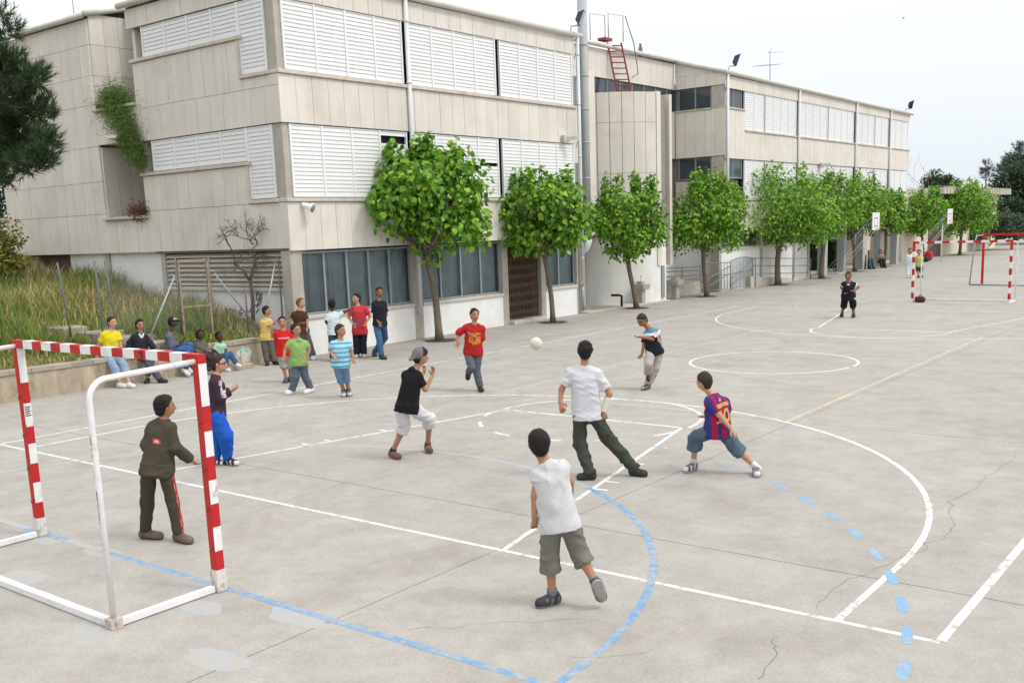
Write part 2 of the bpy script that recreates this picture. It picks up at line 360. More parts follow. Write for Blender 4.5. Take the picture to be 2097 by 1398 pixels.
# ------------------------------------------------------------------ school building
bld = empty('school_building', (-14, 20, 0), 'long three-storey school block with concrete panels and white louvred shutters', 'building')
PW_ = .528
N_PANEL = 0
PANEL_CACHE = {}
rest_panels = MB()
def panel(center, w, h, ax, lim=300):
    """one cladding panel; ax 'x' faces +x, 'y' faces -y"""
    global N_PANEL
    if N_PANEL >= lim:
        c = center
        if ax == 'x': rest_panels.box((c[0] - .03, c[1] - w/2 + .005, c[2] - h/2 + .005), (c[0] + .03, c[1] + w/2 - .005, c[2] + h/2 - .005))
        else: rest_panels.box((c[0] - w/2 + .005, c[1] - .03, c[2] - h/2 + .005), (c[0] + w/2 - .005, c[1] + .03, c[2] + h/2 - .005))
        return
    N_PANEL += 1
    key = (round(w, 3), round(h, 3), ax)
    if key not in PANEL_CACHE:
        q = MB()
        if ax == 'x': q.box((-.03, -w/2 + .005, -h/2 + .005), (.03, w/2 - .005, h/2 - .005))
        else: q.box((-w/2 + .005, -.03, -h/2 + .005), (w/2 - .005, .03, h/2 - .005))
        PANEL_CACHE[key] = q.mesh('panel')
    o = mesh_obj('panel', PANEL_CACHE[key], M_panel, bld, np.array(center) + np.array((random.uniform(-.004, .004) if ax == 'x' else 0, random.uniform(-.004, .004) if ax == 'y' else 0, 0)))
def band(ax, fixed, a0, a1, z0, z1, rows=1, lim=300):
    n = max(1, round((a1 - a0) / PW_)); w = (a1 - a0) / n; h = (z1 - z0) / rows
    for r in range(rows):
        for i in range(n):
            c = a0 + w * (i + .5); z = z0 + h * (r + .5)
            panel((fixed - .03, c, z) if ax == 'x' else (c, fixed + .03, z), w, h, ax, lim)
FX, FY = -11.0, 9.45
# backing walls (solid core behind the cladding)
core = MB()
core.box((-19.1, 11.0, 2.6), (-13.6, 22.0, 9.15)); core.box((-25.0, 9.62, 2.78), (-19.22, 22, 9.2))
core.box((-25, 33.5, 2.6), (-11.5, 58.2, 8.9)); core.box((-25, 22.0, .0), (-13.62, 33.5, 9.6))
core.build('core_wall', M_panel_back, bld)
for z0, z1 in ((2.67, 3.84), (5.75, 6.87), (8.64, 9.16)):
    b_ = MB(); b_.box((-11.35, 9.52, z0), (-11.062, 22.1, z1))
    if z0 < 3: b_.box((-16.9, 9.512, z0), (-11.36, 9.8, 4.85 if False else 3.84)); b_.box((-16.9, 9.512, 3.845), (-12.4, 9.8, 4.8))
    elif z0 < 6: b_.box((-17.0, 9.512, z0), (-11.36, 9.8, z1)); b_.box((-17.0, 9.512, 6.875), (-12.4, 9.8, 7.82))
    else: b_.box((-17.0, 9.512, 8.72), (-11.36, 9.8, 9.2))
    b_.box((-13.6, 9.81, z0 - .02), (-11.36, 22.05, z0 + .25))
    b_.build('spandrel_core', M_panel_back, bld)
# long face, block one
band('x', FX, FY, 22.1, 2.66, 3.85); band('x', FX, FY, 22.1, 5.74, 6.88); band('x', FX, FY, 22.1, 8.63, 9.18)
# side face, block one
band('y', FY, -17.05, FX, 2.72, 3.85); band('y', FY, -17.05, -12.37, 3.85, 4.80)
band('y', FY, -17.05, FX, 5.74, 6.62); band('y', FY, -12.37, FX, 6.62, 6.88); band('y', FY, -17.05, -12.37, 6.62, 7.82)
band('y', FY - .02, -17.15, FX, 8.72, 9.22)
# left wing
rows_ = [2.72, 3.85, 4.78, 5.78, 6.95, 7.75, 8.6, 9.3]
for r in range(7): band('y', FY, -25.2 if r == 0 else -25.05, -19.15, rows_[r], rows_[r+1])
band('y', FY, -19.15, -17.05, 2.72, 3.66); band('y', FY, -19.15, -17.05, 5.80, 6.72)
for z0, z1, w in ((6.95, 7.75, .45), (7.75, 8.6, .45), (8.6, 9.45, .45)):
    for i in range(3): panel((-19.12, 9.5 + .45 * (i + .5), (z0+z1)/2), .45, z1 - z0, 'x')
for i in range(3): panel((-19.12, 9.5 + .45 * (i + .5), 4.75), .45, 2.0, 'x')
rc = MB()   # recess floors, ceilings and backs in the gap
rc.box((-19.12, 9.52, 3.55), (-17.05, 11.0, 3.62)); rc.box((-19.12, 9.53, 5.82), (-17.05, 11.0, 5.88)); rc.box((-19.12, 9.53, 6.60), (-17.05, 11.0, 6.68))
rc.box((-17.05, 9.53, 2.75), (-16.92, 11.0, 9.1)); rc.build('recess_lining', M_panel, bld)
lg = MB(); lg.box((-19.2, 9.33, 3.66), (-17.02, 9.62, 3.74)); lg.build('planter_ledge', M_ledge, bld, bevel=.01)
lg = MB(); lg.box((-19.15, 9.33, 6.72), (-17.02, 9.62, 6.79)); lg.build('planter_ledge', M_ledge, bld, bevel=.01)
lg = MB(); lg.box((-25.35, 9.36, 3.85), (-25.02, 9.7, 3.93)); lg.build('planter_ledge', M_ledge, bld, bevel=.01)
# white louvre box and small window in the upper gap
wb = MB(); wb.box((-18.0, 10.6, 7.55), (-17.06, 10.98, 7.95)); wb.build('shutter_box', M_sframe, bld)
wb = MB(); wb.box((-17.7, 10.8, 6.75), (-17.06, 10.97, 7.53)); wb.build('window', M_glass, bld)
# sills
def ledge(pts_lo, pts_hi, name='window_sill'): return MB().box(pts_lo, pts_hi).build(name, M_ledge, bld, bevel=.012)
ledge((-11.3, FY - .02, 3.855), (-10.94, 22.12, 3.945)); ledge((-11.3, FY - .02, 6.885), (-10.94, 22.12, 6.975))
ledge((-12.44, FY - .06, 3.855), (-11.302, FY + .3, 3.945)); ledge((-17.12, FY - .06, 4.805), (-12.30, FY + .3, 4.895))
ledge((-12.44, FY - .06, 6.885), (-11.302, FY + .3, 6.975)); ledge((-17.12, FY - .06, 7.825), (-12.30, FY + .3, 7.915))
for z0, z1 in ((3.946, 4.803), (6.976, 7.823)): ledge((-12.44, FY - .04, z0), (-12.375, FY + .25, z1), 'step_trim')
# corner columns
for z0, z1 in ((3.945, 5.74), (6.975, 8.64)):
    MB().box((-11.37, FY + .05, z0), (-11.05, FY + .24, z1)).build('corner_column', M_column, bld, bevel=.01)
# shutters: each slat a piece
N_SLAT = 0
SLAT_CACHE = {}
def shutter(ax, fixed, a0, a1, z0, z1, cols, pitch=.1, skip=(), single=True):
    """one shutter bay: frame posts, dark inside, slats tilted"""
    global N_SLAT
    bay = MB()
    P = (lambda a, d, z: (fixed + d, a, z)) if ax == 'x' else (lambda a, d, z: (a, fixed - d, z))
    def bx(q, a, b, d0, d1, za, zb):
        p, r = P(a, d0, za), P(b, d1, zb); q.box(tuple(min(i, j) for i, j in zip(p, r)), tuple(max(i, j) for i, j in zip(p, r)))
    w = (a1 - a0) / cols; t = .045
    for i in range(cols + 1): bx(bay, a0 + w*i - t/2, a0 + w*i + t/2, -.06, .010, z0, z1)
    for i in range(cols):
        bx(bay, a0 + w*i + t/2, a0 + w*(i+1) - t/2, -.05, -.012, z0, z0 + .03); bx(bay, a0 + w*i + t/2, a0 + w*(i+1) - t/2, -.05, -.012, z1 - .03, z1)
    fr = bay.build('shutter', M_sframe, bld)
    dk = MB(); bx(dk, a0, a1, -.20, -.15, z0, z1); dk.build('dark_backing', M_dark, fr)
    n = int(round((z1 - z0 - .06) / pitch)); pt = (z1 - z0 - .06) / n; sw = w - t
    key = (ax, round(sw, 3), round(pt, 3))
    if key not in SLAT_CACHE:
        q = MB(); h = pt * .97; d = .019; th = .008
        prof = [(-d, -h/2 + .012), (-d - th, -h/2 + .012), (-.004 - th - .03, h/2), (-.004 - .03, h/2)]
        prof = [(0.0 - .004, -h/2), (-.004 - th, -h/2), (-d - th, h/2), (-d, h/2)]
        V = []
        for s_ in (-1, 1):
            for dd, zz in prof:
                V.append((dd, s_ * sw/2, zz) if ax == 'x' else (s_ * sw/2, -dd, zz))
        q.add(V, [(0,1,2,3), (7,6,5,4), (0,4,5,1), (1,5,6,2), (2,6,7,3), (3,7,4,0)]); me = q.mesh('slat')
        bm = bmesh.new(); bm.from_mesh(me); bmesh.ops.recalc_face_normals(bm, faces=bm.faces); bm.to_mesh(me); bm.free(); SLAT_CACHE[key] = me
    me = SLAT_CACHE[key]; rest = MB()
    for i in range(cols):
        for j in range(n):
            if (i, j) in skip: continue
            c = P(a0 + w*(i + .5), -.008, z0 + .03 + pt*(j + .5))
            if single and N_SLAT < 300:
                N_SLAT += 1; mesh_obj('slat', me, M_slat, fr, c)
            else:
                vs = [np.array(v.co) + np.array(c) for v in me.vertices]; rest.add(vs, [list(p.vertices) for p in me.polygons])
    if rest.v: rest.build('slats', M_slat, fr, kind='stuff')
    return fr
for z0, z1, zs in ((7.0, 8.70, 7.94), (3.97, 5.72, 4.92)):
    shutter('y', FY + .02, -12.37, -11.42, z0, z1, 1, skip=())
    shutter('y', FY + .02, -16.5, -12.42, zs, z1, 4)
for z0, z1 in ((7.0, 8.62), (3.97, 5.72)):
    shutter('x', FX - .02, 9.72, 13.82, z0, z1, 4, skip=(((3, 15), (3, 14)) if z0 < 5 else ()))
for z0, z1 in ((7.0, 8.62), (3.97, 5.72)):
    shutter('x', FX - .02, 14.08, 17.86, z0, z1, 4, skip=(((3, 9),) if z0 < 5 else ()))
    shutter('x', FX - .02, 18.1, 21.95, z0, z1, 4, skip=(((0, 0),) if z0 < 5 else ()))
    shutter('x', FX - .5, 22.3, 22.9, z0, z1 - .55, 1)
# dark inside behind the bays
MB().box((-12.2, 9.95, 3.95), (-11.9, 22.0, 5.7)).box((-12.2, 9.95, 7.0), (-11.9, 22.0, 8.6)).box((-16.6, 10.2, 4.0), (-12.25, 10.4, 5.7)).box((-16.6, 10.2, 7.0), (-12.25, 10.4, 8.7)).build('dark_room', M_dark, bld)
for z0, z1, zb in ((3.95, 5.72, 4.9), (6.98, 8.7, 7.9)):
    MB().box((-16.92, FY + .25, zb), (-16.55, FY + .55, z1)).build('window_jamb', M_column, bld)
# ground floor, long face
for a, b in ((9.85, 13.86), (14.2, 17.92), (20.2, 22.05)): MB().box((-11.4, a, 0), (-11.08, b, .93)).build('white_plinth_wall', M_whitewall, bld)
for a, b in ((9.85, 13.86), (14.2, 17.92), (20.2, 22.05)): MB().box((-11.4, a, .932), (-11.03, b, 1.02)).build('window_sill', M_ledge, bld, bevel=.008)
for a, b in ((FY + .02, 9.85), (13.86, 14.2), (17.92, 18.2), (19.95, 20.2), (22.05, 22.28)): MB().box((-11.42, a, 0), (-11.06, b, 2.66)).build('pier', M_column, bld, bevel=.01)
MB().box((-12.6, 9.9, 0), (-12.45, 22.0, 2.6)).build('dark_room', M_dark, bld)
def gf_window(a, b, parts, z0=1.03, z1=2.62):
    fr = MB()
    for z in (z0, z1 - .05): fr.box((-11.25, a, z), (-11.17, b, z + .05))
    w = (b - a) / parts
    for i in range(parts + 1): fr.box((-11.24, a + w*i - .03, z0 + .051), (-11.18, a + w*i + .03, z1 - .051))
    f = fr.build('window', M_alu, bld)
    for i in range(parts):
        q = MB(); q.add([(-11.215, a + w*i + .03, z0 + .05), (-11.215, a + w*(i+1) - .03, z0 + .05), (-11.215, a + w*(i+1) - .03, z1 - .05), (-11.215, a + w*i + .03, z1 - .05)], [(0, 1, 2, 3)])
        g_ = q.build('pane', M_pane, f)
    n = int((b - a) / .035); V = []; rg = random.Random(int(a * 10)); xo = 0
    for i in range(n + 1):
        xo = .85 * xo + rg.gauss(0, .02); y = a + (b - a) * i / n
        V += [(-11.33 + xo * 1.0 + .03 * math.sin(i * 1.9), y, z0), (-11.33 + xo * .5 + .02 * math.sin(i * 1.9 + .4), y, z1)]
    q = MB(); q.add(V, [(2*i, 2*i+2, 2*i+3, 2*i+1) for i in range(n)], 0, True); q.build('curtain', M_curtain, f)
def pane_mat():
    m = bpy.data.materials.new('clear_pane'); m.use_nodes = True; t = m.node_tree; N = t.nodes; N.clear()
    o = N.new('ShaderNodeOutputMaterial'); g = N.new('ShaderNodeBsdfGlossy'); g.inputs['Roughness'].default_value = .06; g.inputs[0].default_value = (.6, .6, .58, 1)
    tr = N.new('ShaderNodeBsdfTransparent'); tr.inputs[0].default_value = (.72, .78, .80, 1); f = N.new('ShaderNodeFresnel'); f.inputs[0].default_value = 1.5
    mx = N.new('ShaderNodeMixShader'); t.links.new(f.outputs[0], mx.inputs[0]); t.links.new(tr.outputs[0], mx.inputs[1]); t.links.new(g.outputs[0], mx.inputs[2]); t.links.new(mx.outputs[0], o.inputs[0]); return m
M_pane = pane_mat()
gf_window(9.87, 13.84, 5); gf_window(14.22, 17.9, 4); gf_window(20.22, 22.03, 2)
# folding concertina gate in the doorway
dg = MB()
for i in range(18):
    y = 18.24 + i * (1.68 / 17); dg.bar((-11.2, y, .14), (-11.2, y, 2.6), .028, .028)
door = dg.build('folding_grille_door', M_rust, bld)
for i in range(17):
    y0 = 18.24 + i * (1.68 / 17); y1 = y0 + 1.68 / 17; q = MB()
    for k_ in range(8):
        z = .25 + k_ * .29; q.bar((-11.185, y0, z), (-11.185, y1, z + .2), .012, .02); q.bar((-11.215, y1, z), (-11.215, y0, z + .2), .012, .02)
    q.build('lattice', M_rust, door)
MB().box((-11.7, 18.2, .0), (-10.86, 19.95, .12)).build('doorstep', M_ledge, bld, bevel=.01)
# ground floor, side face: white wall with concrete louvres, brown boarding
sw_ = MB(); sw_.box((-21.7, 9.62, 0), (-16.6, 9.8, 2.70)); sw_.box((-16.6, 9.625, 0), (-11.45, 9.8, 1.74)); sw_.build('white_wall', M_whitewall, bld)
MB().box((-25, 9.66, 0), (-21.72, 9.82, 2.70)).build('boarding', M_brown, bld)
for x in (-19.5, -16.62): MB().box((x - .1, 9.55, 0), (x + .1, 9.75, 2.70)).build('pier', M_column, bld)
MB().box((-16.5, 9.72, 1.75), (-11.45, 9.8, 2.66)).build('dark_backing', M_dark, bld)
for j in range(7):
    z = 1.78 + j * .125
    q = MB(); q.add([(-16.5, 9.57, z), (-11.46, 9.57, z), (-11.46, 9.70, z + .085), (-16.5, 9.70, z + .085), (-16.5, 9.57, z + .03), (-11.46, 9.57, z + .03), (-11.46, 9.70, z + .115), (-16.5, 9.70, z + .115)],
        [(0,3,2,1),(4,5,6,7),(0,1,5,4),(1,2,6,5),(2,3,7,6),(3,0,4,7)]); q.build('louvre_blade', M_louver, bld)
MB().box((-16.5, 9.52, 1.66), (-11.45, 9.62, 1.75)).build('window_sill', M_ledge, bld)
# recess between the blocks
RX = -13.4
band('x', RX, 23.0, 33.3, 8.64, 9.72)
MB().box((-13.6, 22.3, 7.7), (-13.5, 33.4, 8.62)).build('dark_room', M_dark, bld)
fr = MB()
for y in np.arange(26.0, 33.4, .95): fr.box((-13.5, y, 7.72), (-13.43, y + .05, 8.62))
fr.box((-13.5, 26, 7.70), (-13.42, 33.35, 7.74)); wf = fr.build('window', M_alu, bld)
for y in np.arange(26.0, 33.0, .95):
    q = MB(); q.add([(-13.46, y + .05, 7.74), (-13.46, y + .95, 7.74), (-13.46, y + .95, 8.62), (-13.46, y + .05, 8.62)], [(0, 1, 2, 3)]); q.build('pane', M_glass, wf)
band('x', RX, 28.6, 33.3, 5.74, 7.70)
MB().box((-13.61, 22.1, 0), (-13.40, 33.3, 2.7)).build('white_wall', M_whitewall, bld)
MB().box((-12.75, 22.1, 0), (-12.5, 24.7, 2.62)).build('white_wall', M_whitewall, bld)
MB().box((-12.75, 22.3, 2.622), (-12.5, 25.6, 8.6)).build('plain_wall', M_panel, bld)
MB().box((-12.5, 22.4, .0), (-10.86, 28.2, .035)).build('tower_apron', M_ledge, bld)
# curved stair tower
TC = (-13.97, 28.55); TR = 3.23
angs = np.linspace(-71, -21, 7)
for r, (z0, z1) in enumerate(((2.62, 4.9), (4.9, 6.75), (6.75, 7.85))):
    for a, b in zip(angs[:-1], angs[1:]):
        q = MB(); n = 5; V = []
        for i in range(n + 1):
            t = math.radians(a + .18 + (b - a - .36) * i / n)
            for rr in (TR, TR - .06):
                for z in (z0 + .006, z1 - .006): V.append((TC[0] + rr * math.cos(t), TC[1] + rr * math.sin(t), z))
        F = []
        for i in range(n):
            k = 4 * i; F += [(k, k+4, k+5, k+1), (k+2, k+3, k+7, k+6), (k+1, k+5, k+7, k+3), (k, k+2, k+6, k+4)]
        F += [(0, 1, 3, 2), (4*n, 4*n+2, 4*n+3, 4*n+1)]
        q.add(V, F); q.build('panel', M_panel, bld); N_PANEL += 1
def curved(rad, z0, z1, m, name):
    P = [(TC[0] + rad * math.cos(math.radians(a)), TC[1] + rad * math.sin(math.radians(a))) for a in np.linspace(-72, -21, 20)] + [(-11.02, 28.2), (-13.45, 28.2), (-13.45, 25.5)]
    return MB().poly(P, z0, z1).build(name, m, bld)
curved(TR - .065, 2.6, 7.75, M_panel_back, 'tower_core'); curved(TR - .03, 0, 2.598, M_whitewall, 'white_wall')
MB().box((-11.10, 27.42, 1.4), (-10.93, 27.72, 7.88)).build('tower_fin', M_panel, bld); MB().box((-13.4, 28.42, 1.4), (-10.95, 28.6, 7.84)).build('tower_fin', M_panel, bld)
MB().box((-10.975, 27.75, .15), (-10.94, 27.95, 1.38)).build('narrow_window', M_alu, bld)
# block three: end wall and long face
EY = 33.35
gp = MB(); gp.add([(-13.4, EY + .003, 9.152), (FX, EY + .003, 9.152), (-13.4, EY + .003, 9.78), (-13.4, EY + .2, 9.152), (FX, EY + .2, 9.152), (-13.4, EY + .2, 9.78)], [(0, 1, 2), (5, 4, 3), (0, 3, 4, 1), (1, 4, 5, 2), (2, 5, 3, 0)]); gp.build('gable_infill', M_panel, bld)
band('y', EY, -13.4, FX, 8.64, 9.15); band('y', EY, -13.4, FX, 5.74, 7.68); band('y', EY, -13.4, FX, 2.66, 4.75)
for z0, z1 in ((7.72, 8.62), (4.8, 5.72)):
    f = MB(); f.box((-13.3, EY + .08, z0), (-11.5, EY + .14, z0 + .05))
    for x in (-13.3, -12.5, -11.75): f.box((x, EY + .08, z0 + .05), (x + .06, EY + .14, z1))
    f = f.build('window', M_alu, bld)
    for x in (-13.24, -12.44): MB().box((x, EY + .10, z0 + .05), (x + .74, EY + .12, z1)).build('pane', M_glass, f)
    MB().box((-11.66, EY + .02, z0 - (.7 if z0 > 6 else 0)), (-11.1, EY + .25, z1)).build('pier', M_column, bld)
    f = MB(); f.box((-11.16, 33.45, z0), (-11.1, 35.1, z0 + .05))
    for y in (33.7, 34.2, 35.05): f.box((-11.16, y, z0 + .05), (-11.1, y + .06, z1))
    f = f.build('window', M_alu, bld)
    for y in (33.76, 34.26): MB().box((-11.14, y, z0 + .05), (-11.12, y + (.44 if y < 34 else .79), z1)).build('pane', M_glass, f)
ledge((-13.45, EY - .05, 7.685), (-11.68, EY + .2, 7.745))
band('x', FX, EY, 58.4, 8.50, 9.0); band('x', FX, 35.2, 58.4, 5.62, 6.80); band('x', FX, EY, 35.2, 5.62, 7.66); band('x', FX, 33.0, 58.4, 2.55, 3.85)
if rest_panels.v: rest_panels.build('facade_panels', M_panel, bld, kind='stuff')
ledge((-11.3, 35.2, 6.805), (-10.95, 58.45, 6.88)); ledge((-11.3, EY, 7.665), (-10.95, 35.2, 7.73)); ledge((-11.3, 35.2, 3.855), (-10.95, 58.45, 3.94))
MB().box((-11.45, 33.5, 2.56), (-11.065, 58.3, 3.84)).box((-11.45, 33.5, 5.63), (-11.065, 58.3, 6.79)).box((-11.45, 33.5, 8.52), (-11.065, 58.3, 8.98)).build('spandrel_core', M_panel_back, bld)
for z0, z1 in ((6.9, 8.5), (3.96, 5.6)):
    for a, b, c in ((35.25, 37.2, 2), (37.4, 40.9, 4), (41.2, 44.9, 4), (45.1, 48.7, 4), (49.1, 52.0, 3), (52.2, 54.4, 2), (54.75, 58.1, 3)): shutter('x', FX - .03, a, b, z0, z1, c, single=False)
# block three ground floor
MB().box((-13.4, 33.3, 0), (-11.52, 33.45, 2.655)).build('white_wall', M_whitewall, bld)
MB().box((-11.4, 33.0, 0), (-11.12, 42.9, 1.75)).build('white_wall', M_whitewall, bld)
MB().box((-11.4, 33.0, 1.752), (-11.04, 42.9, 1.83)).build('window_sill', M_ledge, bld)
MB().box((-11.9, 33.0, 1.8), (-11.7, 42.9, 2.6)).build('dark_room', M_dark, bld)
for a, b in ((33.3, 37.0), (37.3, 40.7), (41.2, 42.6)):
    f = MB(); f.box((-11.3, a, 1.84), (-11.22, b, 1.89)); n = max(2, int((b - a) / .9))
    for i in range(n + 1): f.box((-11.29, a + (b-a) * i / n - .03, 1.891), (-11.23, a + (b-a) * i / n + .03, 2.55))
    f = f.build('window', M_alu, bld)
    for i in range(n): MB().box((-11.27, a + (b-a) * i / n + .03, 1.89), (-11.25, a + (b-a) * (i+1) / n - .03, 2.55)).build('pane', M_glass, f)
for y in (32.9, 37.1, 40.9, 42.75): MB().box((-11.5, y, 0), (-11.08, y + .22, 2.55)).build('pier', M_column, bld)
MB().box((-12.0, 42.95, 0), (-11.3, 43.05, 2.55)).build('white_wall', M_whitewall, bld)
MB().box((-20, 43.1, 2.45), (-11.1, 58.3, 2.545)).build('portico_ceiling', M_whitewall, bld)
MB().box((-13.9, 43.1, 0), (-13.6, 59.5, 2.44)).build('beige_wall', M_beige, bld)
MB().box((-13.6, 43.1, -.001), (-12.3, 59.5, .14)).build('portico_step', M_ledge, bld)
for y in (45.2, 48.0, 51.0, 54.0, 57.0):
    q = MB().box((-11.55, y, 0), (-11.15, y + .4, 1.78)).build('portico_column', M_duct, bld); MB().box((-11.552, y - .002, 1.781), (-11.148, y + .402, 2.45)).build('column_head', M_brown if False else M_column, q)
for y in (46.5, 52.5): MB().box((-13.59, y, .5), (-13.52, y + 1.3, 2.0)).build('shutter', M_sframe, bld)
# gutters, roof
def gutter(pts, r=.085): return MB().tube(pts, r, 10).build('gutter', M_gutter, bld)
gutter([(-10.93, FY - .1, 9.28), (-10.93, 22.45, 9.24)]); gutter([(-17.3, FY - .12, 9.33), (-10.9, FY - .12, 9.29)]); gutter([(-25.4, FY - .1, 9.38), (-19.12, FY - .1, 9.38)])
gutter([(-19.05, FY - .1, 9.42), (-19.05, 11.0, 9.78)]); gutter([(-10.93, EY - .1, 9.1), (-10.93, 58.6, 8.98)]); gutter([(-13.3, 22.5, 9.83), (-13.3, EY, 9.83)]); gutter([(-13.3, EY - .08, 9.80), (-10.93, EY - .08, 9.13)])
rf = MB(); SL = .27
def roof_plane(a, b, c, d, up, n):      # corrugated strip between eave a-b and ridge d-c
    a, b, c, d = map(lambda p: np.array(p, float), (a, b, c, d)); V = []
    for i in range(n + 1):
        t = i / n; k = .05 * (i % 2)
        V += [a + (b - a) * t + np.array((0, 0, k)), d + (c - d) * t + np.array((0, 0, k))]
    rf.add(V, [(2*i, 2*i+2, 2*i+3, 2*i+1) for i in range(n)])
roof_plane((-11.0, FY, 9.33), (-11.0, 22.4, 9.29), (-16.2, 22.4, 10.7), (-16.2, FY + 5.2, 10.72), 1, 110)
roof_plane((-17.2, FY, 9.36), (-11.0, FY, 9.33), (-16.2, FY + 5.2, 10.72), (-17.2, FY + 5.2, 10.72), 1, 60)
roof_plane((-25.3, FY, 9.44), (-19.1, FY, 9.44), (-19.1, FY + 5.2, 10.8), (-25.3, FY + 5.2, 10.8), 1, 60)
roof_plane((-19.1, FY + 1.2, 9.72), (-17.2, FY + 1.2, 9.70), (-17.2, FY + 5.2, 10.7), (-19.1, FY + 5.2, 10.8), 1, 18)
roof_plane((-13.35, 22.4, 9.88), (-13.35, EY, 9.88), (-16.2, EY, 10.65), (-16.2, 22.4, 10.65), 1, 90)
roof_plane((-11.0, EY, 9.14), (-11.0, 58.6, 9.04), (-16.2, 58.6, 10.5), (-16.2, EY, 10.55), 1, 200)
rf.build('roof', M_roof, bld)
# downpipes
for y, z0, z1, x in ((13.95, .72, 9.3, -10.93), (22.2, 1.0, 9.2, -10.93)):
    q = MB().tube([(x, y, z0), (x, y, z1)], .062, 10)
    p_ = q.build('downpipe', M_pipe, bld)
    for z in (1.9, 3.6, 5.3, 7.0, 8.6): MB().tube([(x, y, z), (x, y, z + .05)], .075, 10).build('pipe_clip', M_pipe, p_)
MB().tube([(-10.95, 22.2, .1), (-10.95, 22.2, 1.0)], .055, 10).build('downpipe', M_alu, bld)
for y in (33.4, 41.04, 48.9, 54.57): MB().tube([(-10.93, y, 2.0), (-10.93, y, 9.02)], .06, 8).build('downpipe', M_pipe, bld)
MB().tube([(-11.0, 22.62, 2.6), (-11.15, 22.7, 2.3), (-11.4, 22.75, 2.2)], .05, 8).build('downpipe', M_pipe, bld)
# big grey duct up past the roof
q = MB().tube([(-11.15, 22.85, 2.55), (-11.15, 22.85, 11.6)], .165, 18).build('ventilation_duct', M_duct, bld)
for z in (3.4, 4.6, 5.8, 6.9, 8.0, 9.0): MB().tube([(-11.15, 22.85, z), (-11.15, 22.85, z + .05)], .178, 18).build('duct_joint', M_duct, q)
el = [(-11.15 - .0 * i, 22.85, 0) for i in range(1)]
el = [(-11.15 - .38 * (1 - math.cos(t)), 22.85, 2.55 - .38 * math.sin(t)) for t in np.linspace(0, 1.5, 8)] + [(-12.45, 22.85, 2.17)]
MB().tube(el, .185, 18).build('duct_elbow', M_sframe, q)
for z in (8.9, 8.1, 7.3, 6.0): MB().tube([(-11.15, 22.7, z), (-11.2, 22.5, z - .1), (-11.22, 22.42, z - .35)], .012, 6).build('cable', M_alu, bld)
MB().tube([(-10.98, 24.8, 0), (-10.98, 24.8, .32), (-10.94, 24.76, .42), (-11.05, 24.7, .46), (-11.3, 24.6, .46)], .045, 8).build('drain_pipe', M_black, bld)
# roof edge lightning line, chimney cap
MB().tube([(-13.6, 30.8, 9.8), (-13.6, 30.8, 10.15)], .09, 8).tube([(-13.6, 30.8, 10.15), (-13.6, 30.8, 10.3)], .05, 8).build('chimney_cap', M_roof, bld)
MB().tube([(-21.0, 10.2, 9.5), (-21.0, 10.2, 12.2)], .012, 6).build('lightning_rod', M_alu, bld)

# ------------------------------------------------------------------ things on the building
o = empty('red_ladder', (-12.6, 28.4, 7.8), 'red iron ladder with handrail climbing from the curved tower to the roof', 'ladder')
A0 = np.array(at_x(1282, 192, -12.75)); A1 = np.array(at_x(1258, 88, -13.2)); side = np.array((.18, .22, 0)) * 1.0
A0 = A0 - side*.2; st = MB()
for s_ in (-1, 1): MB().bar(A0 + side * s_, A1 + side * s_, .06, .05).build('stile', M_redladder, o)
for i in range(9):
    p = A0 + (A1 - A0) * (i + .5) / 9; MB().tube([p - side, p + side], .025, 6).build('rung', M_redladder, o)
top = A1 + np.array((-.2, -.3, .1)); MB().box(tuple(top - np.array((.18, .3, .05))), tuple(top + np.array((.18, .2, .05)))).build('platform', M_redladder, o)
for s_ in (-1, 1):
    b_ = A1 + side * s_ * 1.3
    MB().tube([b_ + (-.3, -.6, .0), b_ + (-.3, -.6, 1.05), b_ + (0, 0, 1.0), b_ + (.0, .0, .05)], .018, 6).build('handrail', M_galv, o)
MB().tube([A1 + side * 1.6 + (0, 0, 1.0), A1 + side * 2.2 + (.1, .15, 0), A0 + side * 2.0 + (0, 0, .75), A0 + side * 1.1 + (0, 0, .6)], .018, 6).build('handrail', M_rust, o)

def floodlight(p, aim, label, col=M_bluelamp, sc=1.0):
    p = np.array(p, float); o = empty('floodlight', tuple(p), label, 'floodlight', 'roof floodlights')
    aim = np.array(aim, float); aim /= np.linalg.norm(aim); s_ = np.cross(aim, (0, 0, 1)); s_ /= np.linalg.norm(s_); u = np.cross(s_, aim)
    c = p + np.array((.25, .25, .42)) * sc
    def pr(q, d0, d1, w0, h0, w1, h1):
        q.add([c + aim*d0 + s_*w0*a + u*h0*b for a, b in ((-1,-1),(1,-1),(1,1),(-1,1))] + [c + aim*d1 + s_*w1*a + u*h1*b for a, b in ((-1,-1),(1,-1),(1,1),(-1,1))],
              [(3,2,1,0),(4,5,6,7),(0,1,5,4),(1,2,6,5),(2,3,7,6),(3,0,4,7)])
    q = MB(); pr(q, -.14*sc, .04*sc, .12*sc, .12*sc, .22*sc, .25*sc); q.build('housing', col, o)
    q = MB(); pr(q, .042*sc, .05*sc, .19*sc, .22*sc, .19*sc, .22*sc); q.build('lens', M_lens, o)
    MB().tube([p, p + np.array((.02, .0, .16))*sc, p + np.array((.25, .22, .2))*sc, c - u*.2*sc], .022, 6).build('bracket', M_galv, o)
floodlight((-10.95, 21.85, 9.32), (.75, .35, -.35), 'dark blue floodlight on the roof edge beside the tall grey duct', sc=1.0)
floodlight((-11.0, 33.6, 9.2), (.7, .5, -.3), 'dark floodlight standing at the corner of the far block\'s roof', sc=1.0)
floodlight((-11.0, 57.4, 9.05), (.7, .5, -.2), 'small dark floodlight at the far end of the roof', col=M_black, sc=1.0)
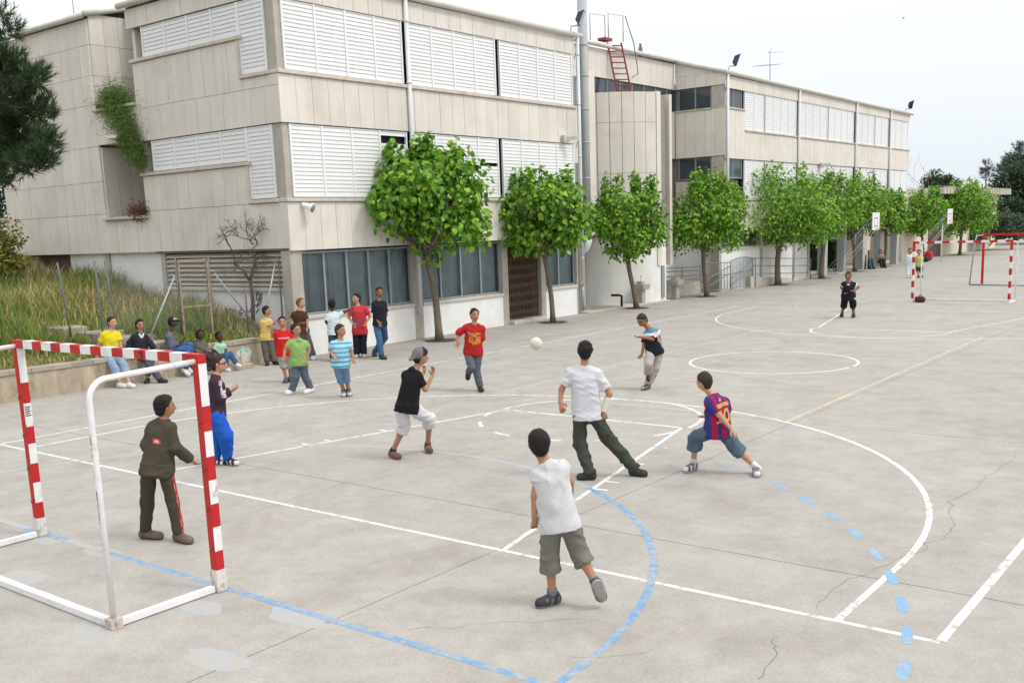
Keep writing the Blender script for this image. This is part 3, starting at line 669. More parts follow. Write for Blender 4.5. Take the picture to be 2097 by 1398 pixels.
for p, lb in (((-10.97, 21.4, 5.78), 'white box wall lamp under the upper shutters near the grey duct'), ((-10.97, 44.0, 5.5), 'pale wall lamp above the trees on the far block')):
    o = empty('wall_lamp', p, lb, 'wall lamp', 'wall lamps')
    p = np.array(p); MB().box(tuple(p + (0, -.22, -.02)), tuple(p + (.12, .05, .2))).build('box', M_ledge, o)
    q = MB(); q.add([p + v for v in ((.1, -.1, .0), (.42, .1, .06), (.42, .3, .1), (.1, .12, .04), (.1, -.1, .14), (.42, .1, .17), (.42, .3, .2), (.1, .12, .16))], [(0,3,2,1),(4,5,6,7),(0,1,5,4),(1,2,6,5),(2,3,7,6),(3,0,4,7)]); q.build('head', M_lens, o)
o = empty('horn_loudspeaker', (-10.95, 9.95, 3.72), 'white horn loudspeaker fixed near the building corner', 'loudspeaker')
ax_ = np.array((.85, .35, -.3)); ax_ /= np.linalg.norm(ax_)
MB().lathe([(-.02, .03), (.0, .06), (.09, .065), (.2, .075), (.27, .11), (.3, .12)], (-10.97, 9.9, 3.78), ax_, 16).build('horn', M_sframe, o)
MB().lathe([(.301, .10), (.3012, .02)], (-10.97, 9.9, 3.78), ax_, 16).build('mouth', M_alu, o)
o = empty('tv_antenna', (-14.5, 42.5, 9.9), 'thin television aerial on a mast above the far roof', 'antenna')
b0 = at_x(1577, 162, -14.0); b1 = at_x(1577, 105, -14.0)
MB().tube([b0 - (0, 0, .4), b1], .02, 6).build('mast', M_alu, o)
pa, pb = at_x(1545, 136, -14.0), at_x(1596, 132, -14.0); MB().tube([pa, pb], .012, 5).build('boom', M_alu, o)
pa, pb = at_x(1575, 108, -14.0), at_x(1607, 107, -14.0); MB().tube([pa, pb], .012, 5).build('boom', M_alu, o)
for i in range(7):
    p = at_x(1548 + 7 * i, 135.6 - i * .5, -14.0); MB().tube([p - (.3, 0, 0), p + (.3, 0, 0)], .007, 4).build('element', M_alu, o)
pa, pb = at_x(1573, 110, -14.0), at_x(1582, 99, -14.0); MB().tube([pa, pb], .012, 5).build('element', M_alu, o)
# ------------------------------------------------------------------ goals
def striped(mb, a, b, w, cuts, first, up=(0, 0, 1)):
    """square section bar painted in bands: cuts are distances along it, material index alternates 0 red / 1 white"""
    a = np.array(a, float); b = np.array(b, float); L_ = np.linalg.norm(b - a); d = (b - a) / L_
    cs = [0] + list(cuts) + [L_]; m = first
    for c0, c1 in zip(cs[:-1], cs[1:]): mb.bar(a + d * c0, a + d * c1, w, w, m, up); m = 1 - m
def goal(cx, cy, dep, label, red, white, tube_m, depth=1.0, near=False):
    """dep = -1: net frame reaches towards -y; +1: towards +y"""
    o = empty('handball_goal', (cx, cy, 0), label, 'goal')
    for s_ in (-1, 1):
        x = cx + 1.54 * s_; q = MB()
        cuts = [.10, .32, .52, .72, .92, 1.12, 1.32, 1.52, 1.70] if not near else [.17, .36, .56, .75, .95, 1.14, 1.33, 1.55, 1.72]
        cuts = cuts if near else [.14, .34, .52, .74, .94, 1.15, 1.36, 1.56, 1.74]
        if near: cuts = [.16, .37, .585, .79, 1.0, 1.205, 1.425, 1.64, 1.83][:8]
        striped(q, (x, cy, .0), (x, cy, 2.0), .08, cuts, 1, (0, 1, 0))
        p_ = q.build('post', [red, white], o)
        if near:     # the rear face of each post is plain red
            MB().box((x - .0395, cy - .0425, .22), (x + .0395, cy - .0402, 1.998)).build('rear_strip', red, p_)
            MB().box((x - .05, cy - .055, .002), (x + .055, cy + .055, .012)).build('foot_plate', M_galv, p_)
            MB().box((x - .046, cy - .05, .0125), (x + .046, cy + .046, .20)).build('foot_sleeve', M_gsleeve, p_)
            for z in (.4, .75, 1.1, 1.5): MB().tube([(x, cy - .043, z), (x, cy - .06, z), (x, cy - .06, z - .03)], .006, 5).build('net_hook', M_rust, p_)
    q = MB(); n = 17 if near else 13
    striped(q, (cx - 1.58, cy, 2.04), (cx + 1.58, cy, 2.04), .08, [.22 + (3.16 - .44) * i / (n - 2) for i in range(n - 1)], 0)
    cb = q.build('crossbar', [red, white], o)
    for s_ in (-1, 1):
        x = cx + 1.53 * s_; yb = cy + dep * depth
        top = 2.02; R_ = .16
        P = [(x, cy + dep * .04, top), (x, yb - dep * (R_), top - .05)] if False else [(x, cy + dep * .04, top)]
        P += [(x, yb - dep * R_ + dep * R_ * math.sin(t), top - .03 - R_ + R_ * math.cos(t)) for t in np.linspace(0, math.pi/2, 7)]
        P += [(x, yb, 1.2), (x, yb, .06)]
        MB().tube(P, .0245 if near else .024, 12).build('stanchion', tube_m, o)
        MB().bar((x, cy + dep * .06, .035), (x, yb, .035), .06, .05).build('base_bar', M_gwhite, o)
        if near: MB().box((x - .05, yb - .05, .002), (x + .05, yb + .05, .085)).build('corner_shoe', M_rustpaint, o)
    MB().bar((cx - 1.5, cy + dep * depth, .034), (cx + 1.5, cy + dep * depth, .034), .07, .055).build('rear_base_bar', M_gwhite, o)
    return o, cb
M_gsleeve = mat('rust_stained_white', (.62, .60, .57), rough=.6, var=.15, scale=14., dirt=(.24, .12, .06), dirt_amt=.9, dirt_scale=8.)
M_rustpaint = mat('rusty_white_corner', (.50, .45, .40), rough=.7, var=.2, scale=14., dirt=(.20, .09, .04), dirt_amt=.95, dirt_scale=12.)
g1, cb1 = goal(.045, -2.16, -1, 'near red and white striped handball goal with white tube frame', M_gred, M_gwhite, M_gwhite, near=True)
# painted number on the crossbar, chipped strip on the tube, stickers on the posts
def flat(name, pts, m, parent): q = MB(); q.add(pts, [tuple(range(len(pts)))]); return q.build(name, m, parent)
xo, yo = at_y(289, 727, -2.2015)[0], -2.2015
num = [(-.012, -.034), (.018, -.034), (.018, .036), (-.002, .036), (-.04, .022), (-.036, .004), (-.012, .012)]
flat('number_one', [(xo + a * 1.0, yo - .001, 2.04 + b) for a, b in num], M_maroon, cb1)
post_r = [c_ for c_ in g1.children if c_.name.startswith('post')]
fx = .045 + 1.54 + .0405
M_sticker = mat('white_sticker', (.70, .69, .66), rough=.7, var=.1)
M_ink = mat('dark_ink', (.06, .06, .07), rough=.8, var=.1)
xl = .045 - 1.54 + .0405
pr_ = post_r[0]
flat('sticker', [(xl + .001, -2.195, 1.18), (xl + .001, -2.125, 1.18), (xl + .001, -2.125, 1.42), (xl + .001, -2.195, 1.42)], M_sticker, pr_)
for k_ in range(5): flat('sticker_line', [(xl + .002, -2.19, 1.39 - .022 * k_), (xl + .002, -2.135 - .01 * (k_ % 2), 1.392 - .022 * k_), (xl + .002, -2.135 - .01 * (k_ % 2), 1.38 - .022 * k_), (xl + .002, -2.19, 1.378 - .022 * k_)], M_ink, pr_)
rg = random.Random(5)
for k_ in range(9):
    y_ = -2.175 + .045 * rg.random(); z_ = .83 + .10 * rg.random()
    flat('scribble', [(fx + .001, y_, z_), (fx + .001, y_ + .02, z_ + .02), (fx + .001, y_ + .022, z_ + .018), (fx + .001, y_ + .002, z_ - .003)], M_ink, post_r[1])
stn = [c_ for c_ in g1.children if c_.name.startswith('stanchion')][-1]
for k_ in range(26):
    z_ = .85 + .7 * rg.random(); h_ = rg.uniform(.01, .05); a_ = -.55 + rg.uniform(-.2, .25); r_ = .0255
    x_, y_ = .045 + 1.53, -3.16; da = .12
    flat('paint_chip', [(x_ + r_ * math.cos(t), y_ + r_ * math.sin(t), z) for t, z in ((a_ - da - 1.1, z_), (a_ + da - 1.1, z_ + .004), (a_ + da * .8 - 1.1, z_ + h_), (a_ - da - 1.1, z_ + h_ * .8))], M_black, stn)
g2, cb2 = goal(-.32, 29.1, 1, 'far red and white striped handball goal across the yard', M_gred, M_gwhite, M_gwhite, depth=.9)
o = empty('red_goal', (.9, 39, 0), 'plain dark red goal standing beyond the striped far goal', 'goal')
b0 = np.array((-1.95, 39.0, 0)); r_ = np.array((3.2, -.35, 0))
for k_ in (0, 1): MB().bar(b0 + r_ * k_, b0 + r_ * k_ + (0, 0, 2.0), .09, .09).build('post', M_gred, o)
MB().bar(b0 + (-.04, .004, 2.045), b0 + r_ + (.04, -.004, 2.045), .09, .09).build('crossbar', M_gred, o)
bk = np.array((-.25, -1.0, 0))
for k_ in (0, 1): MB().tube([b0 + r_ * k_ + (0, 0, 2.04), b0 + r_ * k_ + bk * .6 + (0, 0, 2.02), b0 + r_ * k_ + bk * .7 + (0, 0, 1.8), b0 + r_ * k_ + bk + (0, 0, .04)], .028, 8).build('stanchion', M_alu if k_ == 0 else M_gwhite, o)
MB().tube([b0 + bk + (0, 0, .03), b0 + bk + r_ + (0, 0, .03)], .028, 8).build('rear_base_bar', M_alu, o)

# ------------------------------------------------------------------ ball in flight
bp_ = np.array((-.64, 5.56, 1.22))
me = bpy.data.meshes.new('football'); bm = bmesh.new(); bmesh.ops.create_icosphere(bm, subdivisions=4, radius=.102)
ico = bmesh.new(); bmesh.ops.create_icosphere(ico, subdivisions=1, radius=1.0); PV = [v.co.normalized() for v in ico.verts]; HV = [(f.calc_center_median()).normalized() for f in ico.faces]; ico.free()
for v in bm.verts:      # seams pressed in along the panel borders
    n_ = v.co.normalized(); ds = sorted([-(n_.dot(p)) * 1.0 + .0 for p in PV] + [-(n_.dot(p)) * .985 for p in HV]); gap = ds[1] - ds[0]
    v.co = n_ * (.102 - .0022 * max(0, 1 - gap / .02))
bm.to_mesh(me); bm.free(); me.polygons.foreach_set('use_smooth', [True] * len(me.polygons))
M_ball = mat('scuffed_ball_leather', (.60, .56, .48), rough=.6, var=.12, scale=14., dirt=(.30, .26, .21), dirt_amt=.6, dirt_scale=9.)
o = mesh_obj('football', me, M_ball); o.location = Vector(bp_); tag(o, 'scuffed off-white football in flight above the court', 'ball')

# ------------------------------------------------------------------ retaining wall, steps, bank
wl = empty('retaining_wall', (-11.2, 2, 0), 'low stained concrete retaining wall with stone coping below the grass bank', 'wall')
MB().box((-11.42, -14, 0), (-11.1, 8.62, .53)).build('wall_face', M_wallconc, wl)
cs_ = MB().box((-.18, -.215, -.04), (.18, .215, .04)).mesh('coping_stone')
y = -13.8
while y < 8.4:
    c_ = mesh_obj('coping_stone', cs_, M_coping, wl, (-11.25 + random.uniform(-.006, .006), y, .572 + random.uniform(-.004, .004))); y += .44
MB().box((-11.09, 7.0, 0), (-10.6, 7.75, .11)).build('footstep', M_wallconc, wl, bevel=.01); MB().box((-11.095, 6.3, .0), (-10.82, 6.995, .29)).box((-11.095, 7.0, .112), (-10.82, 7.6, .29)).build('low_ledge', M_wallconc, wl, bevel=.01)
M_graf = mat('turquoise_spray', (.12, .47, .44), rough=.8, var=.15)
M_grafpatch = mat('pale_overpaint', (.58, .56, .53), rough=.9, var=.12)
p = at_x(500, 723, -11.097)
q = MB(); n = 14; q.add([(-11.0975, p[1] + (.22 + .04 * math.sin(i * 2.3)) * math.cos(6.283 * i / n), .26 + (.20 + .03 * math.cos(i * 3.1)) * math.sin(6.283 * i / n)) for i in range(n)], [tuple(range(n))]); q.build('overpainted_patch', M_grafpatch, wl)
def strokes(name, polys, m, parent, w=.02):
    q = MB()
    for P in polys: q.tube(P, w, 5)
    return q.build(name, m, parent, kind=None)
gy, gz = p[1], .36
for P in ([(0, -.14), (0, .06), (.05, .09), (.09, .05), (.06, 0), (0, -.02)], [(.16, -.02), (.13, .05), (.17, .1), (.22, .06), (.2, -.02), (.16, -.02)], [(-.06, -.1), (.02, -.13), (.1, -.09)]):
    strokes('graffiti_letter', [[(-11.1, gy - .1 + a, gz + b) for a, b in P]], M_graf, wl, .011)
st_ = empty('concrete_steps', (-12.6, 5.6, .6), 'weathered concrete steps climbing the grass bank behind the wall', 'steps')
for i, (x, y0, y1, z) in enumerate(((-11.85, 5.4, 6.4, .76), (-12.4, 5.25, 6.2, .90), (-13.0, 5.0, 5.8, 1.02), (-13.7, 4.7, 5.3, 1.14))):
    MB().box((x - .45, y0, z - .4), (x + .28, y1, z)).build('step', M_coping, st_, bevel=.02)
def bank_z(x, y):
    t = np.clip((-11.3 - x), 0, None)
    z = .56 + .135 * t + .12 * np.clip(t - 8, 0, None) * .4
    z = z + .10 * np.sin(x * .9 + y * .7) * np.clip(t / 3, 0, 1) + .35 * np.clip((6 - y) / 10, 0, 1) * np.clip(t / 6, 0, 1)
    return z
gx_, gy_ = np.meshgrid(np.concatenate([np.linspace(-11.42, -20, 26), np.linspace(-22, -90, 24)]), np.concatenate([np.linspace(-60, -14, 10), np.linspace(-12, 9.62, 40)]), indexing='ij')
Z = bank_z(gx_, gy_); V = np.stack([gx_, gy_, Z], -1).reshape(-1, 3); a_, b_ = gx_.shape
ii, jj = np.meshgrid(np.arange(a_ - 1), np.arange(b_ - 1), indexing='ij'); F = np.stack([ii * b_ + jj, ii * b_ + jj + 1, (ii + 1) * b_ + jj + 1, (ii + 1) * b_ + jj], -1).reshape(-1, 4)
mesh_obj('grass_bank', np_mesh('grass_bank', V, F), M_earth, kind='structure')
F2 = MB().box((-90, 9.63, .5), (-25.1, 60, 2.3)); F2.build('raised_ground', M_earth, kind='structure')

# tall grass and weeds: thousands of curved blades
def grass_field(name, n, xr, yr, hr, label, seed, green, wfun=None):
    rg = np.random.default_rng(seed)
    x = rg.uniform(*xr, n); y = rg.uniform(*yr, n)
    pn = np.sin(x * 1.3 + 2 * np.sin(y * .8)) + np.sin(y * 1.1 + x * .6 + 1.7) + .6 * np.sin(x * 3.1 - y * 2.3)
    keep = rg.random(n) < np.clip(.75 + .2 * pn, .25, 1)
    x, y, pn = x[keep], y[keep], pn[keep]; n = len(x)
    hf = .55 + .45 * np.clip(.5 + .35 * pn, 0, 1)
    hf = np.where(x > -12.3, hf * .55, hf); pth = (np.abs(y - 5.6 + (x + 11.9) * -.45) < .65) & (x > -13.8); hf = np.where(pth, hf * .3, hf)
    gatez = (y > 6.6) & (x > -13.2); hf = np.where(gatez, hf * .75, hf)
    h = rg.uniform(*hr, n) * hf; w = rg.uniform(.006, .016, n); th = rg.uniform(0, 2 * np.pi, n); ln = rg.uniform(.25, .95, n) * h
    z = bank_z(x, y) - .03
    dx, dy = np.cos(th), np.sin(th); px_, py_ = -dy * w, dx * w
    V = np.zeros((n, 5, 3))
    V[:, 0] = np.stack([x - px_, y - py_, z], -1); V[:, 1] = np.stack([x + px_, y + py_, z], -1)
    V[:, 2] = np.stack([x - px_ * .8 + dx * ln * .3, y - py_ * .8 + dy * ln * .3, z + h * .6], -1); V[:, 3] = np.stack([x + px_ * .8 + dx * ln * .3, y + py_ * .8 + dy * ln * .3, z + h * .6], -1)
    V[:, 4] = np.stack([x + dx * ln, y + dy * ln, z + h], -1)
    k = np.arange(n)[:, None] * 5
    F = np.concatenate([k + [0, 1, 3], k + [0, 3, 2], k + [2, 3, 4]], 0)
    gr = np.array([(.19, .285, .05), (.25, .325, .065), (.14, .225, .042)]); dry = np.array([(.60, .46, .23), (.54, .36, .19), (.66, .54, .32)])
    pd = np.clip(green + .25 * np.clip((-1.5 - x - 12) / 3, -1, .2) * 0 + .3 * np.clip((5.0 - y) / 5, -1, 1) + .28 * np.sin(x * .7 - y * .5 + 1) + .25 * pn * .5, .05, .95)
    isg = rg.random(n) < pd; c = np.where(isg[:, None], gr[rg.integers(0, 3, n)], dry[rg.integers(0, 3, n)]) * rg.uniform(.75, 1.25, (n, 1))
    C = np.repeat(c[:, None], 5, 1); C[:, 4] = C[:, 4] * .6 + np.array((.28, .21, .12)) * .4
    o = mesh_obj(name, np_mesh(name, V.reshape(-1, 3), F, C.reshape(-1, 3)), M_grass, kind='stuff'); tag(o, label, 'grass'); return o
grass_field('tall_grass', 52000, (-24, -11.45), (-3.5, 9.5), (.28, .80), 'tall half-dry grass and weeds covering the bank', 3, .86)
grass_field('weeds', 9000, (-13.4, -11.45), (2.0, 9.4), (.2, .55), 'green weeds along the top of the retaining wall', 5, .95)

# ------------------------------------------------------------------ chain-link fence, gate
fn = empty('chain_link_fence', (-12.2, 7, .6), 'chain-link fence on grey-green posts in front of the building side', 'fence')
FXX = -12.1
def fpost(y, x, z0, z1, lean=0): MB().tube([(x, y, z0), (x, y + lean, z1)], .021, 8).build('post', M_fpost, fn)
for y, x, z0, z1, l_ in ((4.9, FXX, .6, 2.65, -.02), (7.82, FXX, .6, 2.6, .0), (10.2 - .75, FXX + .6, .6, 2.55, .0), (8.75, FXX + .1, .6, 1.9, 0.0), (5.62, FXX - .6, .7, 2.62, -.15), (4.5, FXX - .6, .8, 2.64, -.15), (6.9, FXX, .6, 2.62, 0)): fpost(y, x, z0, z1, l_)
for a, b in (((FXX, 6.85, 2.2), (FXX, 5.9, .6)), ((FXX, 7.95, 2.2), (FXX + .15, 9.1, .65)), ((-11.55, 9.4, 2.4), (-11.5, 8.75, .65))): MB().tube([a, b], .022, 8).build('brace', M_galv, fn)
wm = MB()
def mesh_panel(ya, yb, za, zb, xa, xb, step=.08, t=.0014):
    h = zb - za; L_ = yb - ya; n = int((L_ + h) / step)
    for i in range(n + 1):
        for sg in (1, -1):
            s0 = -h + i * step
            a0, a1 = max(0, s0), min(L_, s0 + h)
            if a1 <= a0: continue
            z0_, z1_ = za + (a0 - s0), za + (a1 - s0)
            if sg < 0: z0_, z1_ = zb - (z0_ - za), zb - (z1_ - za)
            p0 = np.array((xa + (xb - xa) * a0 / L_, ya + a0, z0_)); p1 = np.array((xa + (xb - xa) * a1 / L_, ya + a1, z1_))
            wm.bar(p0, p1, t * 2, t * 2)
mesh_panel(7.9, 9.45, .65, 2.52, FXX, FXX + .6); mesh_panel(4.95, 6.85, .65, 2.58, FXX, FXX); mesh_panel(6.98, 7.76, .75, 2.5, FXX, FXX)
wm.build('wire_mesh', M_wire, fn, kind='stuff')
gt = empty('rusty_gate', (FXX, 7.35, .6), 'rusty iron frame gate standing in the chain-link fence', 'gate')
M_gaterust = mat('pale_rusted_frame', (.30, .23, .16), rough=.85, var=.3, scale=8., dirt=(.14, .08, .05), dirt_amt=.8, dirt_scale=6.)
for y in (6.96, 7.76): MB().bar((FXX, y, .62), (FXX, y, 2.56), .055, .055).build('frame_post', M_gaterust, gt)
for z in (2.54, 1.45, .7): MB().bar((FXX, 6.99, z), (FXX, 7.73, z), .045, .045).build('frame_rail', M_gaterust, gt)
# graffiti on the white wall behind
M_gr2 = mat('black_spray', (.06, .065, .08), rough=.8, var=.1); M_gr3 = mat('blue_spray', (.08, .10, .30), rough=.8, var=.1)
gf = lambda u, v: at_y(u, v, 9.612)
for polys, m in (([[(405, 640), (413, 640)], [(413, 636), (413, 644)], [(426, 640), (432, 640)], [(416, 634), (413, 640), (418, 645)], [(422, 634), (426, 637), (426, 644), (421, 645)]], M_gr3),
                 ([[(473, 632), (462, 637), (461, 645), (470, 647)], [(480, 634), (474, 640), (480, 646), (484, 640), (480, 634)], [(494, 632), (488, 640), (492, 646), (496, 640), (491, 641)], [(505, 630), (503, 646)], [(505, 638), (512, 637), (514, 630)], [(460, 654), (468, 650), (478, 656), (470, 661)], [(486, 652), (484, 661)], [(492, 658), (500, 652), (508, 656)], [(512, 652), (514, 660)]], M_gr2),
                 ([[(524, 594), (534, 592)], [(522, 603), (534, 601)], [(526, 614), (536, 611)], [(522, 625), (532, 623)], [(524, 640), (530, 632)], [(528, 592), (524, 614)], [(532, 604), (526, 630)], [(536, 600), (533, 622)]], M_gr2)):
    for P in polys: MB().tube([gf(*p_) for p_ in P], .014, 4).build('graffiti_stroke', m, bld)

# ------------------------------------------------------------------ ramp, railings, fountains
def rail(name, P, r, m, parent): return MB().tube(P, r, 6).build(name, m, parent)
o = empty('drinking_fountain', (-10.75, 25.2, 0), 'concrete pedestal drinking fountain beside the third tree', 'fountain', 'drinking fountains')
for oo, (x, y), tap in ((o, at_z(1313, 622)[:2], True), (empty('drinking_fountain', tuple(at_z(1383, 612)), 'concrete pedestal drinking fountain by the steel handrail', 'fountain', 'drinking fountains'), at_z(1383, 612)[:2], False)):
    MB().box((x - .13, y - .13, 0), (x + .13, y + .13, .86)).build('pedestal', M_column, oo, bevel=.02)
    q = MB(); q.add([(x - .24, y - .24, .55), (x + .24, y - .24, .55), (x + .24, y + .24, .55), (x - .24, y + .24, .55), (x - .28, y - .28, .76), (x + .28, y - .28, .76), (x + .28, y + .28, .76), (x - .28, y + .28, .76)], [(3,2,1,0),(4,5,6,7),(0,1,5,4),(1,2,6,5),(2,3,7,6),(3,0,4,7)]); q.build('basin', M_column, oo, bevel=.02)
    if tap: MB().tube([(x, y, .76), (x, y, 1.02)], .012, 6).lathe([(0, .012), (.02, .03), (.05, .02)], (x, y, 1.02)).build('tap', M_alu, oo)
o = empty('entrance_ramp', (-11.3, 34, 0), 'concrete entrance landing and ramp with grey steel handrails beside the far block', 'ramp')
MB().box((-13.3, 28.7, 0), (-11.45, 31.9, .52)).build('landing', M_ledge, o)
q = MB(); q.add([(-11.9, 35.6, 0), (-10.85, 35.6, 0), (-10.85, 42.6, 0), (-11.9, 42.6, 0), (-11.9, 35.6, .5), (-10.85, 35.6, .5), (-10.85, 42.6, .02), (-11.9, 42.6, .02)], [(0,1,2,3)[::-1],(4,5,6,7),(0,1,5,4),(1,2,6,5),(2,3,7,6),(3,0,4,7)]); q.build('slope', M_ledge, o)
for z in (.62, .78, .98, 1.12): rail('handrail', [(-11.46, 28.75, z + .1), (-11.46, 31.9, z)], .02, M_railing, o)
for y in (28.8, 30.3, 31.9): rail('rail_post', [(-11.46, y, .3), (-11.46, y, 1.2)], .022, M_railing, o)
# gate panel of upright bars, folded open
def barred(pa, pb, z0, z1, n, arch=0):
    pa = np.array(pa); pb = np.array(pb)
    for z in (z0, z0 + (z1 - z0) * .55): rail('gate_rail', [(*pa, z), (*pb, z)], .02, M_railing, o)
    rail('gate_rail', [(*(pa + (pb - pa) * t), z1 + arch * math.sin(math.pi * t)) for t in np.linspace(0, 1, 7)], .02, M_railing, o)
    for i in range(n + 1):
        p = pa + (pb - pa) * i / n; rail('gate_bar', [(*p, z0), (*p, z1 + arch * math.sin(math.pi * i / n))], .013 if 0 < i < n else .026, M_railing, o)
p0, p1, p2 = (-11.3, 32.1), (-10.72, 33.25), (-11.0, 36.1)
barred(p0, p1, .1, 1.25, 8); barred((-10.75, 33.35), p2, .1, 1.3, 16, .1)
for dz in (0, .32): rail('handrail', [(-10.70, 33.3, .25 + dz), (-10.82, 35.9, 1.0 + dz)], .024, M_railing, o); rail('handrail', [(-10.95, 31.0, .0 + dz + .2), (-10.71, 33.2, .78 + dz)], .024, M_railing, o)
for z in (.35, .7, 1.05): rail('handrail', [(-10.83, 36.0, z + .25), (-10.83, 42.5, z - .05)], .02, M_railing, o)
for y in (36.0, 38.2, 40.3, 42.5): rail('rail_post', [(-10.83, y, 0), (-10.83, y, 1.3 - .3 * (y - 36) / 6.5)], .024, M_railing, o)

# ------------------------------------------------------------------ basketball hoops, far things
def hoop(bx, by, label, side, zc=3.35):
    """board faces the yard; lattice arm behind"""
    o = empty('basketball_hoop', (bx, by, 0), label, 'basketball hoop', 'basketball hoops')
    f = np.array(side, float); f /= np.linalg.norm(f); s_ = np.array((-f[1], f[0], 0)); f = np.array((f[0], f[1], 0)); c = np.array((bx, by, zc))
    q = MB(); w, h, t = .6, .45, .03
    q.add([c + s_*a*w + np.array((0,0,b*h)) + f*d for d in (0, t) for a, b in ((-1,-1),(1,-1),(1,1),(-1,1))], [(0,1,2,3),(7,6,5,4),(0,4,5,1),(1,5,6,2),(2,6,7,3),(3,7,4,0)]); bd = q.build('backboard', M_gwhite, o)
    def strip(a0, a1, b0, b1): q = MB(); q.add([c + s_*a + np.array((0,0,b)) + f*(t + .003) for a, b in ((a0,b0),(a1,b0),(a1,b1),(a0,b1))], [(0,1,2,3)]); q.build('painted_line', M_black, bd)
    strip(-.3,.3,.14,.18); strip(-.3,-.26,-.24,.14); strip(.26,.3,-.24,.14); strip(-.3,.3,-.28,-.24)
    rc_ = c + f * .4 - np.array((0, 0, .38)); MB().tube([rc_ + .225 * (f * math.cos(t_) + s_ * math.sin(t_)) for t_ in np.linspace(0, 6.283, 17)], .012, 5).build('rim', M_orange, o)
    MB().bar(c - np.array((0, 0, .38)) + f*t, rc_ - f*.22, .04, .03).build('rim_bracket', M_orange, o)
    b0 = np.array((bx, by, 0)) - f * 1.9
    for k_ in (-1, 1):
        MB().tube([b0 + s_*.35*k_, c - f*.02 + s_*.35*k_ - (0, 0, .35)], .015, 6).build('arm', M_gwhite, o); MB().tube([b0 - f * .7 + s_*.35*k_, c - f*.02 + s_*.35*k_ + (0, 0, .3)], .018, 6).build('arm', M_galv, o)
    MB().bar(b0 - f * .8, b0 + f * .2, .9, .08).build('base', M_gwhite, o)
    MB().tube([b0 + f*1.5 + (0, 0, .04), b0 + f*1.5 + (0, 0, zc - .4)], .03, 6).build('prop', M_gwhite, o)
M_orange = mat('orange_rim', (.50, .16, .03), rough=.5, var=.1)
p = at_x(1793, 453, -9.2); hoop(p[0], p[1], 'white basketball hoop nearer the camera in front of the tree row', (1.0, .03, 0), p[2])
p = at_x(1945, 443, -8.6); hoop(p[0], p[1], 'white basketball hoop at the far end of the tree row', (1.0, .03, 0), p[2])
fb = empty('low_beige_building', (-14, 72, 0), 'low beige outbuilding with flat overhanging roof at the end of the yard', 'building')
MB().box((-26, 60.5, 0), (-11.9, 85.2, 4.28)).build('wall', M_beige, fb)
MB().box((-26, 66, 4.285), (-11.0, 85.9, 4.7)).build('roof', M_ledge, fb)
MB().box((-11.92, 60.4, 3.0), (-11.84, 85.1, 3.12)).build('string_course', M_ledge, fb)
y0 = at_x(1899, 520, -11.9)[1]; y1 = at_x(1924, 520, -11.9)[1]; MB().box((-11.93, y0, 0), (-11.85, y1, 2.25)).build('door', M_brown, fb)
for i in range(25): MB().box((-11.02, 66.1 + i * .79, 4.31), (-10.96, 66.45 + i * .79, 4.78)).build('roof_rib', M_column, fb)
# bags
def bag(p, sx_, sy_, sz_, m, label):
    me = bpy.data.meshes.new('sports_bag'); bm = bmesh.new(); bmesh.ops.create_cube(bm, size=1.0); bmesh.ops.subdivide_edges(bm, edges=bm.edges[:], cuts=4, use_grid_fill=True)
    for v in bm.verts:
        n_ = v.co.copy(); n_.normalize(); k_ = v.co.copy() * .3 + n_ * .36; k_.x *= sx_; k_.y *= sy_; k_.z = (k_.z + .47) * sz_; k_.z += .03 * math.sin(v.co.x * 9) * max(0, v.co.z); v.co = k_
    bm.to_mesh(me); bm.free(); me.polygons.foreach_set('use_smooth', [True] * len(me.polygons))
    r_ = empty('sports_bag', tuple(p), label, 'bag', 'bags left on the ground'); p = np.array(p)
    o2 = mesh_obj('bag_body', me, m, r_, p)
    MB().tube([p + (-.15*sx_, 0, sz_*.8), p + (-.08*sx_, 0, sz_*1.15), p + (.08*sx_, 0, sz_*1.15), p + (.15*sx_, 0, sz_*.8)], .015, 6).build('handle', M_black, r_)
M_bag1 = mat('maroon_nylon', (.07, .02, .025), rough=.7, var=.2); M_bag2 = mat('red_nylon', (.45, .03, .03), rough=.7, var=.15); M_bag3 = mat('black_nylon', (.03, .03, .035), rough=.7, var=.2)
bag(at_z(1884, 619), .36, .26, .22, M_bag1, 'dark maroon sports bag against the far goal post')
bag(at_z(1900, 533), .6, .5, .62, M_bag2, 'bright red bag heaped near the beige outbuilding'); bag(at_z(1893, 536), .6, .4, .32, M_bag3, 'black bag lying in front of the red bag')
for (u0, u1, vb, vt, xx) in ((1662, 1673, 538, 507, -12.75), (1691, 1701, 537, 509, -12.75)):
    a = at_x(u0, vb, xx); b = at_x(u1, vb, xx); t = at_x(u0, vt, xx)
    me = bpy.data.meshes.new('hedge'); bm = bmesh.new(); bmesh.ops.create_cube(bm, size=1.0); bmesh.ops.subdivide_edges(bm, edges=bm.edges[:], cuts=9, use_grid_fill=True)
    rg = random.Random(u0)
    for v in bm.verts: v.co = Vector((v.co.x * .9 + rg.uniform(-.06, .06), v.co.y * (b[1] - a[1]) + rg.uniform(-.06, .06), (v.co.z + .5) * 1.7 + rg.uniform(-.06, .06)))
    bm.to_mesh(me); bm.free(); o = mesh_obj('clipped_hedge', me, M_hedge); o.location = (xx, (a[1] + b[1]) / 2, .0)
    tag(o, 'clipped dark hedge left of the tree trunk under the portico' if u0 < 1680 else 'clipped dark hedge right of the tree trunk under the portico', 'hedge', 'clipped hedges')
